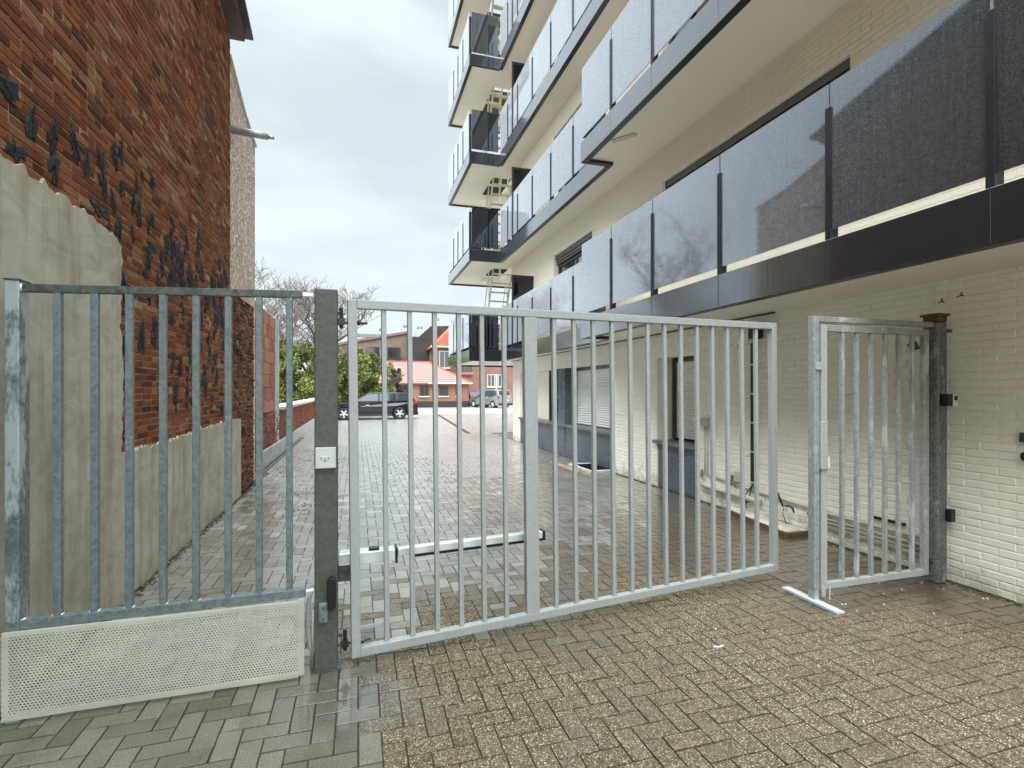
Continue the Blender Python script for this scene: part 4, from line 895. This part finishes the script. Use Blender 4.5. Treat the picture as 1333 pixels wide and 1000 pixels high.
M['bg_orange'] = bgbrick('bg_orange', (.25, .09, .05), (.18, .06, .035)); M['bg_brown'] = bgbrick('bg_brown', (.15, .085, .065), (.105, .06, .047)); M['bg_red'] = bgbrick('bg_red', (.22, .075, .055), (.16, .052, .038))
m, nt, b = newmat('pink_tiles'); co = coord(nt); wv = N(nt, 'ShaderNodeTexWave', bands_direction='Z'); wv.inputs['Scale'].default_value = 1.5; nt.links.new(co, wv.inputs[0])
c = ramp(nt, wv.outputs[1], [(0, (.13, .045, .04)), (.2, (.25, .10, .085)), (1, (.29, .125, .105))]); c = mixc(nt, ramp(nt, noise(nt, co, 2, 5), [(.4, 0), (.7, .4)]), c, (.20, .08, .065))
nt.links.new(c, b.inputs['Base Color']); b.inputs['Roughness'].default_value = .6; bump(nt, b, wv.outputs[1], .4, .03); M['tiles'] = m
M['orange_tiles'] = plain('orange_tiles', (.38, .10, .045), .6, var=.2, sc=6); M['bg_black'] = plain('bg_black', (.022, .018, .017), .7, var=.3, sc=1)
M['bg_trim'] = plain('bg_trim', (.45, .43, .39), .6)
def win(par, x0, x1, y, z0, z1, bars_=1, fr=None, sill=True):
    f = MB().box(x0, x0+.08, y-.06, y+.02, z0, z1).box(x1-.08, x1, y-.06, y+.02, z0, z1).box(x0+.08, x1-.08, y-.06, y+.02, z0, z0+.08).box(x0+.08, x1-.08, y-.06, y+.02, z1-.08, z1)
    for k in range(bars_): xm = x0+(x1-x0)*(k+1)/(bars_+1); f.box(xm-.03, xm+.03, y-.055, y+.015, z0+.08, z1-.08)
    f = f.build('window', fr or M['frame_br'], par)
    MB().box(x0+.07, x1-.07, y-.03, y-.02, z0+.07, z1-.07).build('pane', M['car_gl'], f)
    if sill: MB().box(x0-.08, x1+.08, y-.12, y-.001, z0-.10, z0-.005).build('sill', M['stone'], f)
    return f
bg = thing('bungalow', 'low orange brick bungalow with a pink tiled hip roof at the back of the courtyard', 'house', (5.5, 50, 0))
MB().box(1.15, 9.7, 46, 52, .55, 2.14).build('wall', M['bg_orange'], bg)
MB().box(1.12, 9.73, 45.97, 52, 0, .55).build('plinth', M['bg_black'], bg)
r = MB(); e = [(0.9, 45.7, 2.2), (9.95, 45.7, 2.2), (9.95, 54.3, 2.2), (.9, 54.3, 2.2)]; rd = [(2.3, 49.8, 4.3), (6.45, 49.8, 4.3)]
r.add(e+rd+[(a, b_, c_-.12) for a, b_, c_ in e], [(0,1,5,4),(1,2,5),(2,3,4,5),(3,0,4),(6,7,1,0),(7,8,2,1),(8,9,3,2),(9,6,0,3),(9,8,7,6)]); r.build('roof', M['tiles'], bg)
MB().bar((6.45, 49.8, 4.33), (9.95, 45.7, 2.24), .14, .05).bar((2.3, 49.8, 4.33), (6.45, 49.8, 4.33), .16, .06).build('roof_ridge', M['orange_tiles'], bg)
MB().box(5.95, 9.98, 45.58, 45.70, 2.10, 2.22).build('gutter', M['bg_trim'], bg, bevel=.02)
for a, b2 in ((3.75, 4.35), (5.25, 6.05), (6.98, 7.8), (8.5, 9.0)): win(bg, a, b2, 46, 1.03, 1.93)
MB().box(2.6, 2.95, 45.94, 46.0, .55, 2.1).build('doorway', M['bg_trim'], bg)
MB().box(.2, 1.1, 46.6, 52, 0, 2.1).build('side_wall', M['bg_red'], bg)
br_ = thing('brown_terrace', 'long brown brick house row with dormers behind the hedge', 'house', (2, 66, 0))
MB().prism([(-3.5, 0), (5.65, 0), (5.65, 8.3), (-3.5, 6.4)], lambda u, v, h: (u, h, v), 62, 70).build('wall', M['bg_brown'], br_)
MB().prism([(-3.6, 6.42), (5.7, 8.32), (5.7, 8.6), (-3.6, 6.7)], lambda u, v, h: (u, h, v), 61.8, 70).build('parapet', plain('parapet', (.16, .10, .085), .8), br_)
for a in (.9, 3.3): win(br_, a, a+1.5, 62, 5.1, 6.6, 1)
MB().box(2.2, 4.9, 61.0, 62, 4.2, 4.35).box(2.2, 2.25, 61.0, 61.05, 4.35, 5.3).box(2.2, 4.9, 61.0, 61.04, 4.4, 5.25).build('balcony', M['bg_black'], br_)
for x, z, n_ in ((3.2, 8.0, 1), (7.0, 8.2, 2), (9.7, 9.2, 1)):
    pass
bk = thing('black_house', 'black slate clad house with stepped roof line behind the bungalow', 'house', (7.7, 64, 0))
MB().prism([(5.7, 0), (10.4, 0), (10.4, 9.15), (8.1, 9.0), (6.75, 7.75), (5.7, 7.75)], lambda u, v, h: (u, h, v), 60, 68).build('wall', M['bg_black'], bk)
for x, z, w_ in ((2.7, 7.6, .8), (5.5, 8.1, .7), (7.25, 8.0, .95), (9.3, 9.1, 1.2)):
    q = MB().box(x-w_/2, x+w_/2, 63, 64, z, z+.95).build('chimney', M['concrete'], bk if x > 5.7 else br_, bevel=.02)
    for k in (-.22, .2): MB().tube([(x+k*w_, 63.5, z+.95), (x+k*w_, 63.5, z+1.35)], [.14, .11], 10).build('chimney_pot', M['slate'], q)
oh = thing('orange_roof_house', 'brick house with a bright orange tiled roof slope and white eaves', 'house', (9.6, 56, 0))
MB().box(7.95, 11.5, 54, 60, 0, 6.2).build('wall', M['bg_brown'], oh)
MB().prism([(7.6, 6.2), (11.6, 6.2), (11.6, 8.9), (10.2, 8.9)], lambda u, v, h: (u, h, v), 53.9, 60).build('roof', M['orange_tiles'], oh)
MB().box(7.3, 11.6, 53.7, 53.95, 6.05, 6.22).build('eaves', M['bg_trim'], oh)
win(oh, 8.2, 9.3, 54, 3.9, 5.7, 1, M['bg_trim']); win(oh, 9.9, 10.9, 54, 3.9, 5.7, 1, M['bg_trim'])
rh = thing('red_house', 'red brick house with white framed twin windows behind the silver car', 'house', (13, 53, 0))
MB().box(9.9, 20, 50.5, 58, 0, 5.4).build('wall', M['bg_red'], rh)
MB().box(9.2, 10.9, 50.30, 50.5, 3.05, 3.25).build('canopy', plain('canopy_red', (.4, .03, .03), .5), rh)
for a in (12.55, 13.65): win(rh, a, a+.8, 50.5, 1.9, 3.15, 1, M['bg_trim'])
for a in (10.0, 10.55): win(rh, a, a+.4, 50.5, 3.3, 4.6, 0)
MB().box(13.42, 13.58, 50.42, 50.5, .8, 3.2).build('pilaster', M['bg_trim'], rh)
MB().prism([(9.8, 5.4), (20.2, 5.4), (18, 7.6), (11.5, 7.6)], lambda u, v, h: (u, h, v), 50.2, 58).build('roof', M['tiles'], rh)
# ------------------------------------------------------------------ trees
def leafmat(name, a, b_):
    m, nt, b = newmat(name); at = N(nt, 'ShaderNodeAttribute', attribute_name='rnd'); s_ = N(nt, 'ShaderNodeSeparateColor'); nt.links.new(at.outputs['Color'], s_.inputs[0])
    nt.links.new(ramp(nt, s_.outputs[0], [(0, a), (1, b_)]), b.inputs['Base Color']); b.inputs['Roughness'].default_value = .55
    b.inputs['Transmission Weight'].default_value = 0; return m
M['leaf'] = leafmat('leaf', (.05, .085, .012), (.27, .31, .06)); M['leaf_dark'] = leafmat('leaf_dark', (.010, .018, .010), (.035, .05, .02)); M['bark'] = plain('bark', (.09, .075, .06), .9, var=.4, sc=9, bmp=.5)
M['twig'] = plain('twig', (.16, .135, .12), .9, var=.3)
def branches(base, height, seed, levels=4, spread=.6, r0=.16, splits=(5, 4, 4, 3), lenf=.55):
    g = random.Random(seed); tr, tw = MB(), MB(); tips = []
    def grow(p, d, L, r, lev):
        pts = [p]; q = p.copy(); dd = d.copy(); n = 4 if lev < 2 else 3
        for k in range(n):
            dd = (dd+Vector((g.gauss(0, .13), g.gauss(0, .13), g.gauss(.05, .06)))).normalized(); q = q+dd*L/n; pts.append(q.copy())
        rs = [max(.011, r*(1-.55*k/n)) for k in range(n+1)]
        (tr if lev < 2 else tw).tube(pts, rs, 7 if lev < 2 else (4 if lev < 3 else 3), cap=False)
        if lev >= levels: tips.append(q); return
        for k in range(splits[lev]):
            t = .35+.65*(k+g.random())/splits[lev] if lev else .25+.75*(k+g.random())/splits[lev]
            i = min(n-1, int(t*n)); o = pts[i].lerp(pts[i+1], t*n-i)
            ax = Vector((g.gauss(0, 1), g.gauss(0, 1), g.gauss(.1, .3))).normalized()
            nd = (dd*(1-spread)+ax*spread).normalized(); nd.z = nd.z*.7+.35; nd.normalize()
            grow(o, nd, L*lenf*g.uniform(.75, 1.15), r*.5, lev+1)
    grow(Vector(base), Vector((0, 0, 1)), height*.55, r0, 0)
    return tr, tw, tips
def bare_tree(x, y, h, seed, label, spread=.62):
    t = thing('bare_tree', label, 'tree', (x, y, 0), group='bare trees behind the lane')
    tr, tw, tips = branches((x, y, 0), h, seed, 5, spread, .02*h, (7, 5, 5, 4, 3), .60)
    tr.build('trunk', M['bark'], t); tw.build('crown', M['twig'], t)
bare_tree(-2.6, 33, 9.6, 3, 'large leafless tree rising above the green hedge behind the fence')
bare_tree(-5.6, 35, 10.0, 8, 'leafless tree close beside the tan pebbledash wall')
bare_tree(-11, 27, 11.5, 14, 'leafless tree seen only as a reflection in the balcony glass')
def leaves(name, mat, parent, centers, n, size, seed):
    g = np.random.default_rng(seed); C_ = np.array(centers); idx = g.integers(0, len(C_), n)
    off = g.normal(0, 1, (n, 3)); off /= np.linalg.norm(off, axis=1)[:,None]; rad = g.random(n)**.45
    p = C_[idx, :3]+off*(rad*C_[idx, 3])[:,None]
    a = g.normal(0, 1, (n, 3)); a /= np.linalg.norm(a, axis=1)[:,None]; b_ = np.cross(a, g.normal(0, 1, (n, 3))); b_ /= np.linalg.norm(b_, axis=1)[:,None]
    s_ = size*g.uniform(.6, 1.4, n)[:,None]
    vs = np.stack([p-a*s_, p+b_*s_*.55, p+a*s_, p-b_*s_*.55], 1).reshape(-1, 3)-np.array(W[parent])
    me = bpy.data.meshes.new(name); me.from_pydata(vs.tolist(), [], np.arange(4*n).reshape(-1, 4).tolist()); me.materials.append(mat)
    at = me.attributes.new('rnd', 'FLOAT_COLOR', 'FACE'); cl_ = g.random(len(C_))[idx]*.5+g.random(n)*.5; rc = np.stack([cl_, cl_, cl_, np.ones(n)], 1); at.data.foreach_set('color', rc.ravel())
    o = bpy.data.objects.new(name, me); col.objects.link(o); o.parent = parent; W[o] = W[parent]; return o
def leafy(x, y, h, rad, seed, label, mat='leaf', cat='tree', nl=16000, name='leafy_tree', lo=.22):
    g = random.Random(seed); t = thing(name, label, cat, (x, y, 0), group='leafy trees along the back of the lane' if name == 'leafy_tree' else None)
    tr, tw, tips = branches((x, y, 0), h, seed, 3, .6, .022*h, (6, 4, 3), .55)
    tr.build('trunk', M['bark'], t); tw.build('branches', M['bark'], t)
    cs = []
    for k in range(46):
        a = g.random()*6.28; q = math.sqrt(g.random()); z = h*(lo+(1-lo-.08)*g.random()); w_ = rad*(1.05-.75*abs((z/h-.5)/.6)**2)
        cs.append((x+math.cos(a)*q*w_, y+math.sin(a)*q*w_, z, g.uniform(.16, .34)*rad))
    leaves('crown', M[mat], t, cs, nl, .07, seed); return t
leafy(-4.5, 33.5, 4.6, 1.6, 21, 'bright green leafy tree at the end of the low brick wall')
leafy(-2.4, 33.0, 4.5, 1.7, 22, 'bright green leafy tree in the middle of the hedge behind the black car')
leafy(-.2, 34.0, 4.4, 1.5, 23, 'light green leafy tree above the bonnet of the black car')
leafy(1.3, 34.6, 3.9, 1.1, 24, 'sparser light green tree at the right end of the hedge', nl=8000)
leafy(2.3, 38, 3.3, .9, 25, 'dark evergreen shrub in front of the pink tiled roof', 'leaf_dark', 'shrub', 6000, 'evergreen_shrub', .2)
hg = thing('garden_fence', 'dark timber fence in the shade under the leafy trees', 'fence', (-3, 36.5, 0))
MB().box(-12, 1.0, 36.5, 36.58, 0, 1.9).build('boards', plain('fence_wood', (.05, .04, .03), .9, var=.4), hg)
